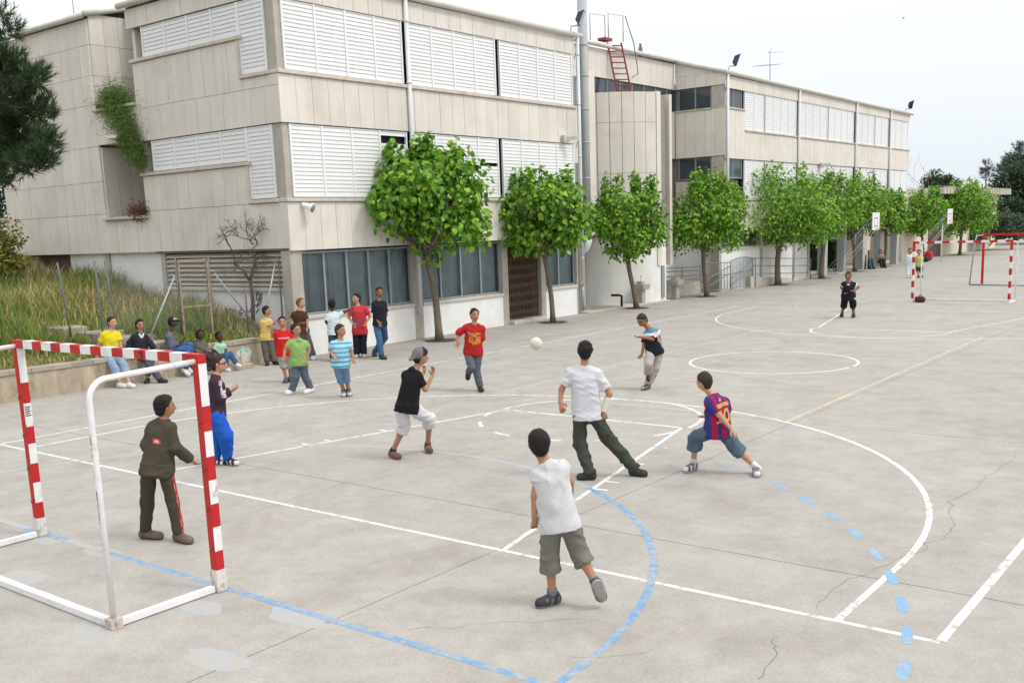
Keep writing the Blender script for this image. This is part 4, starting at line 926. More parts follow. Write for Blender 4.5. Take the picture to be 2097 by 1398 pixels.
# bird
p = CPOS + ray(1850, 38) * 70
q = MB(); q.add([p + v for v in ((-.12, 0, 0), (.0, .04, .02), (.14, 0, 0), (0, -.04, -.03), (.0, .22, .07), (.0, -.22, .06), (.05, 0, .03))], [(0, 1, 6), (1, 2, 6), (2, 3, 6), (3, 0, 6), (0, 3, 2, 1), (1, 4, 6), (3, 6, 5), (1, 6, 4), (3, 5, 6)])
o = q.build('bird', M_black, origin=p); tag(o, 'tiny dark bird flying high in the white sky', 'bird')
# ------------------------------------------------------------------ trees
LEAF_V = np.array([(0, 0, 0), (-.30, .10, .05), (-.46, .36, .08), (-.30, .72, .03), (0, 1.05, -.10), (.30, .72, .03), (.46, .36, .08), (.30, .10, .05), (0, .45, -.02)])
LEAF_F = np.array([(0, 8, 1), (1, 8, 2), (2, 8, 3), (3, 8, 4), (4, 8, 5), (5, 8, 6), (6, 8, 7), (7, 8, 0)])
SLEAF_V = np.array([(0, 0, 0), (-.40, .42, .06), (0, 1.05, -.10), (.40, .42, .06), (0, .45, -.03)])
SLEAF_F = np.array([(0, 4, 1), (1, 4, 2), (2, 4, 3), (3, 4, 0)])
def leaf_cloud(pos, nrm, size, rg, pal, droop=.6, simple=False):
    """place one leaf at each point; tip hangs outward and down"""
    n = len(pos); up = np.array((0, 0, 1.))
    tip = nrm * (1 - droop) + np.array((0, 0, -droop)) + rg.normal(0, .45, (n, 3)); tip /= np.linalg.norm(tip, axis=1, keepdims=True)
    nn = nrm + up * .5 + rg.normal(0, .5, (n, 3)); sdv = np.cross(tip, nn); sdv /= np.linalg.norm(sdv, axis=1, keepdims=True); nn = np.cross(sdv, tip)
    sz = size * rg.uniform(.6, 1.2, n)
    B = np.stack([sdv, tip, nn], 1)                     # rows: leaf x, y, z
    LV, LF = (SLEAF_V, SLEAF_F) if simple else (LEAF_V, LEAF_F); nv = len(LV)
    V = pos[:, None] + np.einsum('kj,njd->nkd', LV, B) * sz[:, None, None]
    c = np.array(pal)[rg.integers(0, len(pal), n)] * rg.uniform(.75, 1.25, (n, 1))
    F = (np.arange(n)[:, None, None] * nv + LF[None]).reshape(-1, 3)
    return V, F, np.repeat(c[:, None], nv, 1)
GREEN = [(.160, .350, .026), (.105, .265, .021), (.225, .425, .036), (.060, .165, .017), (.300, .480, .052)]
def limbs_and_tips(rg, h_fork, cr, ch, z_c, n_l):
    """limb polylines from the fork into the crown; returns list of (points, radii) and twig end points"""
    out = []; tips = []
    for i in range(n_l):
        a = 2 * math.pi * (i + rg.uniform(-.25, .25)) / n_l; r = rg.uniform(.45, .8)
        p = np.array((0, 0, h_fork)); e = np.array((cr * r * math.cos(a), cr * r * math.sin(a), z_c + ch * rg.uniform(-.1, .35)))
        mid = p + (e - p) * .45 + np.array((math.cos(a), math.sin(a), -.25)) * .18; P = [p, p + (mid - p) * .5 + rg.normal(0, .03, 3), mid, mid + (e - mid) * .5 + rg.normal(0, .07, 3), e]
        out.append((P, [.075, .06, .05, .035, .018]))
        for k in range(5):
            s = P[2] + (P[4] - P[2]) * rg.uniform(.2, 1); b = a + rg.uniform(-1.2, 1.2)
            t = s + np.array((math.cos(b) * rg.uniform(.3, .7) * cr * .6, math.sin(b) * rg.uniform(.3, .7) * cr * .6, rg.uniform(-.05, .75) * ch)); out.append(([s, (s + t) / 2 + rg.normal(0, .05, 3), t], [.02, .014, .007])); tips.append(t)
    return out, tips
def broad_tree(loc, label, seed, h_fork, cr, zc, ch, n_leaf, size, trunk_r=.12, lean=(0, 0), single=0, simple=False, group='street trees along the building'):
    """mulberry-like tree: forked trunk and a rounded umbrella crown of big leaves. cr radius, ch half height, zc centre height"""
    rg = np.random.default_rng(seed); loc = np.array((loc[0], loc[1], 0.))
    o = empty('broadleaf_tree', tuple(loc), label, 'tree', group)
    tr = MB(); lx, ly = lean
    P = [loc + np.array((lx * t + .03 * math.sin(5 * t + seed), ly * t + .03 * math.cos(4 * t + seed), h_fork * t)) for t in np.linspace(0, 1, 8)]
    tr.tube(P, [trunk_r * 1.35, trunk_r * 1.05, trunk_r, trunk_r * .95, trunk_r * .92, trunk_r * .9, trunk_r, trunk_r * 1.1], 12); base = P[-1] - np.array((0, 0, h_fork))
    lm, tips = limbs_and_tips(rg, h_fork, cr, ch, zc, 5)
    for Q, R_ in lm: tr.tube([base + q for q in Q], R_, 7)
    tr.build('trunk', M_bark, o)
    # clump centres, then leaves round them, denser towards the outside
    nc = 54; cl = []
    while len(cl) < nc:
        v = rg.normal(0, 1, 3); v /= np.linalg.norm(v); r = rg.uniform(.45, .95) ** .6
        if v[2] < -.9: continue
        hm = max(.35, math.hypot(v[0], v[1])) ** -.35; cl.append(np.array((v[0] * cr * r * hm * .92, v[1] * cr * r * hm * .92, v[2] * ch * r * (.9 if v[2] > 0 else 1.0))))
    for k in range(14):                                 # inner and lower fill
        a = rg.uniform(0, 6.28); rr = rg.uniform(.1, .6); cl.insert(0, np.array((cr * rr * math.cos(a), cr * rr * math.sin(a), ch * rg.uniform(-.85, .1))))
    nc = len(cl)
    for k in range(7):                                  # leafy shoots standing out of the top
        a = rg.uniform(0, 6.28); rr = rg.uniform(.1, .75); cl.append(np.array((cr * rr * math.cos(a), cr * rr * math.sin(a), ch * (.95 - .25 * rr))))
    cl = np.array(cl); idx = rg.integers(0, len(cl), n_leaf); cs = cr * .33
    off = rg.normal(0, 1, (n_leaf, 3)); off = off / np.linalg.norm(off, axis=1, keepdims=True) * (rg.random((n_leaf, 1)) ** .5) * cs
    sh = idx >= nc; off[sh, :2] *= .35; off[sh, 2] *= 1.1
    pos = cl[idx] + off; nr = pos / np.array((cr, cr, ch)); nr = nr * .7 + off / cs * .5; nr /= np.linalg.norm(nr, axis=1, keepdims=True) + 1e-6
    pos = pos + base + np.array((0, 0, zc))
    V, F, C = leaf_cloud(pos, nr, size, rg, GREEN, .6, simple)
    if single:      # the leaves nearest the yard and the camera are pieces of their own
        d = np.linalg.norm(pos - CPOS, axis=1); pick = np.argsort(d)[:single * 3]; pick = rg.choice(pick, single, replace=False)
    else: pick = np.array([], int)
    keep = np.ones(n_leaf, bool); keep[pick] = False; nk = keep.sum()
    LF = SLEAF_F if simple else LEAF_F; F2 = (np.arange(nk)[:, None, None] * V.shape[1] + LF[None]).reshape(-1, 3)
    cw = mesh_obj('crown', np_mesh('crown', V[keep].reshape(-1, 3) - loc, F2, C[keep].reshape(-1, 3), False), M_leaf, o)
    if single:
        LC = []
        for g_ in range(5): LC.append(np_mesh('leaf', LEAF_V * size, LEAF_F, np.repeat(np.array(GREEN[g_])[None], 9, 0), False))
        for q in pick:
            v = V[q]; yv = v[4] - v[0]; s = np.linalg.norm(yv) / 1.05; yv = yv / np.linalg.norm(yv); xv = v[6] - v[2]; xv = xv / np.linalg.norm(xv); zv = np.cross(xv, yv); zv /= np.linalg.norm(zv); yv = np.cross(zv, xv)
            lo = mesh_obj('leaf', LC[int(rg.integers(0, 5))], M_leaf, cw); k = s / size
            lo.matrix_basis = Matrix(((xv[0]*k, yv[0]*k, zv[0]*k, v[0][0]-loc[0]), (xv[1]*k, yv[1]*k, zv[1]*k, v[0][1]-loc[1]), (xv[2]*k, yv[2]*k, zv[2]*k, v[0][2]-loc[2]), (0, 0, 0, 1)))
    # bare earth square at the foot
    n = 12; q = MB(); q.add([(loc[0] + .5 * math.cos(6.283*i/n) * (1 + .15 * math.sin(3*i)), loc[1] + .5 * math.sin(6.283*i/n) * (1 + .15 * math.cos(2*i)), .003) for i in range(n)], [tuple(range(n))]); q.build('tree_pit', M_pit, ground)
    return o
M_pit = mat('tree_pit_soil', (.075, .06, .045), rough=1., var=.3, scale=14., world=True)
def tspec(u0, u1, vt, vb, y, x=-10.25):
    d = np.array((x, y, 3.)) - CPOS; dep = d @ AF; c = CPOS + ray((u0 + u1) / 2, (vt + vb) / 2) * dep
    return c, (u1 - u0) * dep / FPX / 2, (vb - vt) * dep / FPX / 2
TREES = [  # crown box in the photograph, trunk place, label
 ((733, 1003, 290, 505), (-10.14, 13.84), 'large bright green broadleaf tree, nearest in the row before the barred door', 3200, .155, 270, 2.35, .125),
 ((1018, 1207, 345, 497), (-10.12, 19.23), 'second broadleaf tree from the camera, with curved trunk before the folding grille', 2300, .15, 30, 2.3, .10),
 ((1205, 1362, 352, 518), (-10.29, 24.65), 'third broadleaf tree, standing before the curved white tower wall', 2400, .15, 0, 1.9, .11),
 ((1352, 1528, 352, 500), (-10.4, 30.37), 'fourth broadleaf tree, beside the steel gate railings', 2300, .15, 0, 2.0, .115),
 ((1510, 1680, 338, 488), (-10.47, 37.68), 'fifth broadleaf tree, thick-trunked, before the ground floor windows', 2300, .15, 0, 2.0, .17),
 ((1632, 1742, 345, 475), (-10.26, 42.56), 'sixth broadleaf tree, at the end of the white ground floor wall', 1900, .16, 0, 2.1, .15),
 ((1695, 1798, 345, 475), (-10.75, 48.76), 'seventh broadleaf tree, leaning left of the nearer basketball hoop', 1900, .16, 0, 1.9, .13),
 ((1780, 1855, 380, 472), (-11.1, 54.58), 'eighth broadleaf tree, just right of the nearer basketball hoop', 1500, .17, 0, 2.0, .11),
 ((1850, 1930, 378, 472), (-11.0, 62.0), 'ninth broadleaf tree, behind the far striped goal post', 1500, .17, 0, 2.1, .11),
 ((1925, 2025, 368, 470), (-10.88, 70.26), 'tenth and last broadleaf tree, beside the dark shrubs', 1700, .18, 0, 2.1, .13)]
for i, (bx, (tx, ty), lb, nl, sz, sg, hf, tr_) in enumerate(TREES):
    c, cr, ch = tspec(*bx, ty, tx); dx, dy = c[0] - tx, c[1] - ty
    dep = (np.array((tx, ty, 0)) - CPOS) @ AF
    # sideways shift only (keep the crown over its trunk in depth)
    broad_tree((tx, ty), lb, 11 + i, hf, cr * (1.05 if i < 4 else 1.36), c[2] - (.17 if i < 4 else .18) * ch, ch * (.96 if i < 4 else .88), int(nl * (2.3 if i < 2 else 3.0 if i < 4 else 4.2)), sz * (1.1 if i < 2 else 1.02 if i < 4 else 1.0), tr_ * .8, (dx * .9, dy * .9), sg, i >= 2)

# pine at the left edge (its trunk is outside the picture)
def pine(loc, label, seed, clumps, trunk, tuft=.22, n_tuft=140, pal=((.038, .072, .028), (.028, .056, .025), (.060, .098, .032)), group=None, name='pine_tree'):
    rg = np.random.default_rng(seed); loc = np.array(loc, float); o = empty(name, tuple(loc), label, 'tree', group)
    tb = MB(); top = np.array(trunk[1], float); tb.tube([loc, loc + (top - loc) * .5, top], [trunk[2], trunk[2] * .8, trunk[2] * .35], 10)
    Vs = []; Cs = []
    for (c, r) in clumps:
        c = np.array(c, float); s = loc + (top - loc) * np.clip((c[2] - r * .5 - loc[2]) / max(top[2] - loc[2], .1), .2, .98); (tb.tube([s, (s + c) / 2 + np.array((0, 0, .12)), c], [trunk[2] * .16, trunk[2] * .10, .008], 6) if r > .45 else None)
        nt_ = int(n_tuft * (r / .6) ** 2) + 6
        d = rg.normal(0, 1, (nt_, 3)); d /= np.linalg.norm(d, axis=1, keepdims=True); p = c + d * r * rg.uniform(.45, 1.0, (nt_, 1)) * np.array((1, 1, .75))
        ax = d * .7 + np.array((0, 0, .6)) + rg.normal(0, .25, (nt_, 3)); ax /= np.linalg.norm(ax, axis=1, keepdims=True)
        for k in range(nt_):
            m = 22; q = rg.normal(0, 1, (m, 3)); q = q / np.linalg.norm(q, axis=1, keepdims=True) * .75 + ax[k]; q /= np.linalg.norm(q, axis=1, keepdims=True)
            s0 = p[k] + ax[k] * rg.uniform(-.5, .5, (m, 1)) * tuft; w = np.cross(q, rg.normal(0, 1, (m, 3))); w = w / np.linalg.norm(w, axis=1, keepdims=True) * tuft * .035
            Vs.append(np.stack([s0 - w, s0 + w, s0 + q * tuft * rg.uniform(.6, 1, (m, 1))], 1)); Cs.append(np.repeat((np.array(pal)[rg.integers(0, len(pal), m)] * rg.uniform(.7, 1.3, (m, 1)))[:, None], 3, 1))
    tb.build('trunk', M_bark, o); V = np.concatenate(Vs).reshape(-1, 3); C = np.concatenate(Cs).reshape(-1, 3)
    mesh_obj('crown', np_mesh('crown', V - loc, np.arange(len(V)).reshape(-1, 3), C, False), M_needle, o); return o
PD = 19.0
def pd_(u, v, d=PD): return CPOS + ray(u, v) * d
rg = random.Random(4); cl = []
for (u, v, r) in ((10, 60, .3), (15, 120, .35), (45, 150, .38), (75, 165, .32), (20, 200, .42), (60, 215, .42), (85, 235, .3), (25, 270, .42), (65, 280, .4), (95, 285, .25), (20, 330, .35), (55, 335, .32), (80, 325, .3), (100, 310, .22), (-40, 120, .55), (-40, 220, .6), (-50, 320, .6), (-120, 200, .8), (-120, 60, .7), (-130, 330, .7), (10, 372, .2), (0, 20, .2), (-8, 290, .4), (-12, 250, .4), (8, 240, .4), (-5, 180, .4), (-20, 300, .5), (-30, 270, .5), (5, 305, .35)):
    cl.append((pd_(u, v, PD + rg.uniform(-.5, .5)), r))
tb_ = pd_(-190, 640); tt_ = pd_(-170, -120)
pine((tb_[0], tb_[1], .6), 'dark green pine tree at the left edge over the grass bank', 21, cl, ((0, 0, 0), tt_, .2))
# dark trees and shrubs on the right
def blob_tree(name, loc, label, seed, boxes, n_leaf, size, pal, group=None, cat='tree', trunk_r=.15, trunk_h=None):
    """bushy crown made of leaf clumps given as (centre, radius xy, radius z)"""
    rg = np.random.default_rng(seed); loc = np.array(loc, float); o = empty(name, tuple(loc), label, cat, group); pos = []; nr = []
    tb = MB()
    for c, rx, rz in boxes:
        c = np.array(c, float); n = n_leaf; k = 9; cc = rg.normal(0, 1, (k, 3)); cc /= np.linalg.norm(cc, axis=1, keepdims=True); cc *= rg.uniform(.3, .75, (k, 1)); id_ = rg.integers(0, k, n)
        d = rg.normal(0, 1, (n, 3)); d /= np.linalg.norm(d, axis=1, keepdims=True); p = cc[id_] + d * rg.uniform(.15, .45, (n, 1)) ; pos.append(c + p * np.array((rx, rx, rz))); nr.append((d + p) / np.linalg.norm(d + p, axis=1, keepdims=True))
        tb.tube([loc, (loc + c) / 2, c], [trunk_r, trunk_r * .6, trunk_r * .2], 6)
    tb.build('trunk', M_bark, o); pos = np.concatenate(pos); nr = np.concatenate(nr); V, F, C = leaf_cloud(pos, nr, size, rg, pal, .3, True)
    mesh_obj('crown', np_mesh('crown', V.reshape(-1, 3) - loc, F, C.reshape(-1, 3), False), M_leaf, o); return o
DK = [(.040, .075, .042), (.052, .095, .046), (.034, .064, .040), (.075, .115, .058)]
DG = [(.07, .115, .06), (.10, .15, .08), (.055, .095, .055), (.16, .20, .12)]
def bt(u, v, d): return CPOS + ray(u, v) * d
blob_tree('shrub', at_z(2020, 508), 'grey-green loose shrub at the yard edge beside the last tree', 31, [(bt(2010, 470, 78), 1.3, 1.1), (bt(2040, 450, 79), 1.5, 1.4), (bt(2065, 465, 79), 1.4, 1.2)], 2200, .20, DG, None, 'shrub', .08)
blob_tree('dense_tree', at_z(2080, 496), 'dense dark green tree at the right edge behind the red goal', 32, [(bt(2070, 400, 92), 2.4, 2.6), (bt(2100, 400, 92), 2.6, 3.2), (bt(2095, 345, 94), 1.8, 2.0), (bt(2060, 445, 90), 2.3, 1.8), (bt(2110, 450, 90), 2.6, 2.2), (bt(2080, 370, 91), 2.2, 2.2)], 3000, .26, DK, None)
cl = [(bt(u, v, 120), r) for u, v, r in ((2085, 300, .7), (2070, 325, 1.0), (2092, 330, 1.1), (2055, 345, 1.0), (2080, 355, 1.3), (2095, 310, .8))]
b_ = bt(2085, 480, 120); pine((b_[0], b_[1], 0), 'tall dark pine crown rising above the dense trees on the right', 34, cl, ((0, 0, 0), bt(2088, 292, 120), .25), tuft=.5, n_tuft=14, pal=((.03, .06, .045), (.025, .05, .04)))
cl = [(bt(u, v, 120), r) for u, v, r in ((2020, 335, .5), (2018, 348, .6), (2030, 345, .5), (2022, 360, .7), (2010, 352, .4))]
b_ = bt(2020, 470, 120); pine((b_[0], b_[1], 0), 'small spindly dark pine against the sky, left of the dense trees', 35, cl, ((0, 0, 0), bt(2019, 328, 120), .15), tuft=.45, n_tuft=12, pal=((.03, .06, .055), (.03, .055, .06)))
blob_tree('round_tree', at_z(1925, 500), 'rounded dark tree crown showing above the tree row behind the outbuilding', 36, [(bt(1925, 372, 115), 1.9, 1.5), (bt(1908, 380, 115), 1.3, 1.1), (bt(1942, 380, 115), 1.3, 1.1)], 2600, .22, DK, None)
# bare trees
def bare(name, base, label, seed, limbs, r0, depth=4, spread=.6, cat='tree', shrink=.72):
    rg = random.Random(seed); base = np.array(base, float); o = empty(name, tuple(base), label, cat); q = MB(); tw = MB()
    def grow(p, d, L_, r, k):
        n = 4; P = [p]; dd = d.copy()
        for i in range(n):
            dd = dd + np.array((rg.gauss(0, .22), rg.gauss(0, .22), rg.gauss(.03, .2))); dd /= np.linalg.norm(dd); P.append(P[-1] + dd * L_ / n)
        (q if k > depth - 3 else tw).tube(P, [r * (1 - .45 * i / n) for i in range(n + 1)], 6 if k > 1 else 4)
        if k == 0: return
        for i in range(rg.choice((2, 3, 3))):
            t = rg.choice(P[2:]); nd = dd + np.array((rg.gauss(0, spread), rg.gauss(0, spread), rg.gauss(.1, spread * .7))); nd /= np.linalg.norm(nd); grow(t, nd, L_ * shrink * rg.uniform(.8, 1.15), r * .55, k - 1)
    for d, L_ in limbs: grow(base if not isinstance(d[0], tuple) else np.array(d[0]), np.array(d[-1] if isinstance(d[0], tuple) else d, float), L_, r0, depth)
    q.build('trunk', M_twig, o)
    if tw.v: tw.build('twigs', M_twig, o, kind='stuff')
    return o
bb = at_x(516, 660, -12.6); t1 = at_x(512, 575, -12.6); e1 = at_x(480, 540, -12.8); e2 = at_x(530, 505, -12.5)
o = bare('bare_tree', bb, 'leafless crooked small tree tangled with the fence by the building corner', 44, [], .05)
for ch_ in list(o.children): bpy.data.objects.remove(ch_)
q = MB(); q.tube([bb - (0, 0, .4), (bb + t1) / 2 + (0, .06, 0), t1], [.06, .05, .045], 8); tw = MB(); rgb_ = random.Random(9)
def twig(p, d, L_, r, k):
    P = [p]; dd = d.copy()
    for i in range(4):
        dd = dd + np.array((rgb_.gauss(0, .25), rgb_.gauss(0, .25), rgb_.gauss(0, .22))); dd /= np.linalg.norm(dd); P.append(P[-1] + dd * L_ / 4)
    (q if k >= 3 else tw).tube(P, [r * (1 - .12 * i) for i in range(5)], 5)
    if k == 0: return
    for i in range(3 if k > 1 else 4):
        nd = dd + np.array((rgb_.gauss(0, .7), rgb_.gauss(0, .7), rgb_.gauss(.0, .55))); nd /= np.linalg.norm(nd); twig(P[rgb_.choice((2, 3, 4))], nd, L_ * .66, r * .6, k - 1)
for e_ in (e1, e2):
    q.tube([t1, (t1 + e_) / 2 + (0, .02, .05), e_], [.042, .035, .03], 7)
    for k_ in range(4): twig(e_, np.array((rgb_.gauss(0, .5), rgb_.gauss(0, .9), .45 if e_ is e2 else .15)), .62, .022, 3)
q.build('trunk', M_twig, o); tw.build('twigs', M_twig, o, kind='stuff')
b_ = bt(1868, 470, 85)
bare('bare_tree', (b_[0], b_[1], 0), 'leafless pale tree showing past the far end of the long block', 45, [((.25, .1, 1), 3.2), ((.5, .2, 1), 3.4), ((-.1, 0, 1), 3.0)], .07, 4, .4)
# plants on the balconies
def drape_plant(loc, label, seed, pts, n, size, pal, cat='plant', name='hanging_plant'):
    rg = np.random.default_rng(seed); loc = np.array(loc, float); o = empty(name, tuple(loc), label, cat); V = []; C = []
    for c, r in pts:
        c = np.array(c, float); p = c + rg.normal(0, 1, (n, 3)) * np.array(r) * .5; d = rg.normal(0, 1, (n, 3)) + np.array((0, -.3, -.5)); d /= np.linalg.norm(d, axis=1, keepdims=True); w = np.cross(d, rg.normal(0, 1, (n, 3))); w = w / np.linalg.norm(w, axis=1, keepdims=True) * size * .09
        V.append(np.stack([p - w, p + w, p + d * size * rg.uniform(.5, 1.2, (n, 1))], 1)); C.append(np.repeat((np.array(pal)[rg.integers(0, len(pal), n)] * rg.uniform(.7, 1.3, (n, 1)))[:, None], 3, 1))
    V = np.concatenate(V).reshape(-1, 3); mesh_obj('foliage', np_mesh('foliage', V - loc, np.arange(len(V)).reshape(-1, 3), np.concatenate(C).reshape(-1, 3), False), M_grass, o)
    q = MB()
    for c, r in pts: q.tube([loc, np.array(c)], [.02, .008], 5)
    q.build('stem', M_twig, o); return o
hp = lambda u, v, dy=0: at_y(u, v, 9.3 + dy)
drape_plant(hp(245, 222, .25), 'feathery green plant spilling from the upper balcony ledge', 51, [(hp(235, 200, .2), (.75, .35, .45)), (hp(245, 222, .1), (.85, .35, .5)), (hp(248, 250), (.65, .3, .5)), (hp(262, 275), (.4, .25, .5)), (hp(272, 300), (.45, .2, .5)), (hp(285, 320), (.22, .15, .35)), (hp(238, 212, .15), (.55, .3, .4)), (hp(230, 205, .15), (.5, .3, .35))], 1700, .11, [(.15, .24, .05), (.11, .19, .04), (.20, .28, .08)])
drape_plant(hp(285, 437, .2), 'dried brown plant in the lower balcony planter', 52, [(hp(280, 434, .15), (.45, .2, .2)), (hp(293, 432, .15), (.35, .2, .25))], 350, .16, [(.20, .11, .06), (.28, .17, .09), (.14, .08, .05)], name='dry_plant')
o = empty('balcony_lamp', tuple(hp(236, 280)), 'flat white lamp fitting under the hanging plant', 'wall lamp'); p = hp(238, 281)
MB().box(tuple(p + (-.33, -.16, -.04)), tuple(p + (.33, .12, .05))).build('housing', M_sframe, o); MB().box(tuple(p + (-.28, -.13, -.05)), tuple(p + (.28, .09, -.041))).build('lens', M_lens, o)
blob_tree('yellow_bush', (-24.5, 7.5, 1.8), 'yellow-green bush at the left edge in front of the building end', 53, [(at_y(12, 505, 7.5), .8, .7), (at_y(-20, 480, 7.5), 1.0, 1.2), (at_y(20, 540, 7.5), .7, .5)], 900, .10, [(.20, .20, .03), (.10, .14, .03), (.30, .25, .03)], None, 'bush', .05)
blob_tree('dark_bush', (-27.5, 10.5, 2.0), 'dark bush behind the left end of the building', 54, [(at_y(2, 440, 11.), 1.0, 1.6), (at_y(-20, 400, 11.), 1.2, 2.0)], 800, .12, DK, None, 'bush', .05)
# ------------------------------------------------------------------ people: smooth-blended volumes turned into surfaces
class Vox:
    def __init__(s, lo, hi, h):
        s.lo = np.array(lo, float) - 3 * h; s.h = h; s.n = np.ceil((np.array(hi) - s.lo) / h).astype(int) + 4
        s.a = np.full(s.n, .08, np.float32); s.ax = [s.lo[i] + np.arange(s.n[i]) * h for i in range(3)]
    def _sub(s, lo, hi):
        i0 = np.clip(np.floor((np.array(lo) - s.lo) / s.h).astype(int), 0, s.n - 1); i1 = np.clip(np.ceil((np.array(hi) - s.lo) / s.h).astype(int) + 1, 1, s.n)
        sl = tuple(slice(a, b) for a, b in zip(i0, i1))
        return sl, s.ax[0][sl[0]][:, None, None], s.ax[1][sl[1]][None, :, None], s.ax[2][sl[2]][None, None, :]
    def put(s, sl, d, k):
        a = s.a[sl]
        if k > 0:
            hh = np.maximum(k - np.abs(a - d), 0) / k; s.a[sl] = np.minimum(a, d) - hh * hh * k * .25
        else: s.a[sl] = np.minimum(a, d)
    def cap(s, a, b, ra, rb, k=.02, cut0=False, cut1=False):
        """tapered capsule; cut0/cut1 make the end flat"""
        a = np.array(a, float); b = np.array(b, float); m = max(ra, rb) + .06
        sl, X, Y, Z = s._sub(np.minimum(a, b) - m, np.maximum(a, b) + m)
        if 0 in s.a[sl].shape: return
        d = b - a; L2 = max(d @ d, 1e-9); px_, py_, pz_ = X - a[0], Y - a[1], Z - a[2]
        t0 = (px_ * d[0] + py_ * d[1] + pz_ * d[2]) / L2; t = np.clip(t0, 0, 1)
        q = np.sqrt((px_ - t * d[0]) ** 2 + (py_ - t * d[1]) ** 2 + (pz_ - t * d[2]) ** 2) - (ra + (rb - ra) * t)
        L_ = math.sqrt(L2)
        if cut1: q = np.maximum(q, (t0 - 1) * L_)
        if cut0: q = np.maximum(q, -t0 * L_)
        s.put(sl, q.astype(np.float32), k)
    def ell(s, c, R, B, k=.01, cuts=()):
        """ellipsoid; B rows are its axes, cuts are (normal, offset): keep where n.(p-c) > offset"""
        c = np.array(c, float); R = np.array(R, float); m = R.max() + .05; sl, X, Y, Z = s._sub(c - m, c + m)
        x, y, z = X - c[0], Y - c[1], Z - c[2]
        l = [(x * b[0] + y * b[1] + z * b[2]) for b in B]
        r = np.sqrt(sum((l[i] / R[i]) ** 2 for i in range(3))); g = np.sqrt(sum((l[i] / R[i] ** 2) ** 2 for i in range(3))) + 1e-9
        q = r * (r - 1) / g
        for n_, o_ in cuts: q = np.maximum(q, o_ - (x * n_[0] + y * n_[1] + z * n_[2]))
        s.put(sl, q.astype(np.float32), k)
    def keep(s, n_, p):
        n_ = np.array(n_, float); n_ /= np.linalg.norm(n_); p = np.array(p)
        d = (p[0] - s.ax[0])[:, None, None] * n_[0] + (p[1] - s.ax[1])[None, :, None] * n_[1] + (p[2] - s.ax[2])[None, None, :] * n_[2]
        s.a = np.maximum(s.a, d.astype(np.float32))
    def wrinkle(s, amp, seed, freq=26.):
        """cloth folds: a few sharp-crested waves in wandering directions, stronger in some places than others"""
        rg = np.random.default_rng(seed); X, Y, Z = (q.astype(np.float32) for q in (s.ax[0][:, None, None], s.ax[1][None, :, None], s.ax[2][None, None, :])); w = 0
        for i in range(4):
            d = rg.normal(0, 1, 3) * np.array((1, 1, 1.5)); d /= np.linalg.norm(d); e_ = rg.normal(0, 1, 3); f = freq * rg.uniform(.7, 2.2)
            ph = (X * d[0] + Y * d[1] + Z * d[2]) * f + rg.uniform(0, 6.28) + 1.1 * np.sin((X * e_[0] + Y * e_[1] + Z * e_[2]) * f * .4 + i)
            g = np.clip(.35 + .65 * np.sin((X * e_[1] + Y * e_[2] + Z * e_[0]) * freq * .35 + rg.uniform(0, 6.28)), 0, 1); w = w + g * (.5 + .5 * np.cos(ph)) ** 3
        near = np.abs(s.a) < .035; s.a = np.where(near, s.a - (amp * 1.15 * w).astype(np.float32), s.a)
    def mesh(s):
        a = s.a; sg = a < 0; c = [sg[i:sg.shape[0]-1+i, j:sg.shape[1]-1+j, k:sg.shape[2]-1+k] for i in (0, 1) for j in (0, 1) for k in (0, 1)]
        tot = sum(x.astype(np.int8) for x in c); mask = (tot > 0) & (tot < 8); I = np.argwhere(mask); n = len(I)
        if n == 0: return None
        vid = np.full(mask.shape, -1, np.int32); vid[mask] = np.arange(n)
        acc = np.zeros((n, 3)); cnt = np.zeros(n)
        cor = [(i, j, k) for i in (0, 1) for j in (0, 1) for k in (0, 1)]
        val = {q: a[I[:, 0] + q[0], I[:, 1] + q[1], I[:, 2] + q[2]] for q in cor}
        for q in cor:
            for axis in range(3):
                if q[axis]: continue
                r = list(q); r[axis] = 1; r = tuple(r); v0, v1 = val[q], val[r]; m = (v0 < 0) != (v1 < 0)
                t = np.where(m, v0 / np.where(m, v0 - v1, 1), 0); p = np.tile(np.array(q, float), (n, 1)); p[:, axis] = t; acc += p * m[:, None]; cnt += m
        V = (I + acc / cnt[:, None]) * s.h + s.lo
        FF = []
        for axis in range(3):
            sl0 = [slice(None)] * 3; sl1 = [slice(None)] * 3; sl0[axis] = slice(0, -1); sl1[axis] = slice(1, None)
            e0, e1 = sg[tuple(sl0)], sg[tuple(sl1)]; E = np.argwhere(e0 != e1); u_, w_ = (axis + 1) % 3, (axis + 2) % 3
            ok = (E[:, u_] > 0) & (E[:, w_] > 0) & (E[:, u_] < mask.shape[u_]) & (E[:, w_] < mask.shape[w_]) & (E[:, axis] < mask.shape[axis]); E = E[ok]
            def cell(du, dw):
                C = E.copy(); C[:, u_] -= du; C[:, w_] -= dw; return vid[C[:, 0], C[:, 1], C[:, 2]]
            q = np.stack([cell(1, 1), cell(0, 1), cell(0, 0), cell(1, 0)], 1); ins = e0[tuple(E.T)]; q[~ins] = q[~ins][:, ::-1]; FF.append(q)
        F = np.concatenate(FF); F = F[(F >= 0).all(1)]
        return V, F
M_skin = mat('skin', (0, 0, 0), rough=.6, var=.05, scale=30., attr=True, spec=.3)
M_cloth = mat('cloth', (0, 0, 0), rough=.9, var=.07, scale=35., attr=True, spec=.12)
M_denim = mat('denim', (0, 0, 0), rough=.9, var=.16, scale=14., attr=True, spec=.1)
M_hair = mat('hair', (0, 0, 0), rough=.7, var=.3, scale=60., attr=True, spec=.25, bump=.35, bscale=120.)
M_shoe = mat('shoe', (0, 0, 0), rough=.6, var=.15, scale=30., attr=True, spec=.3)
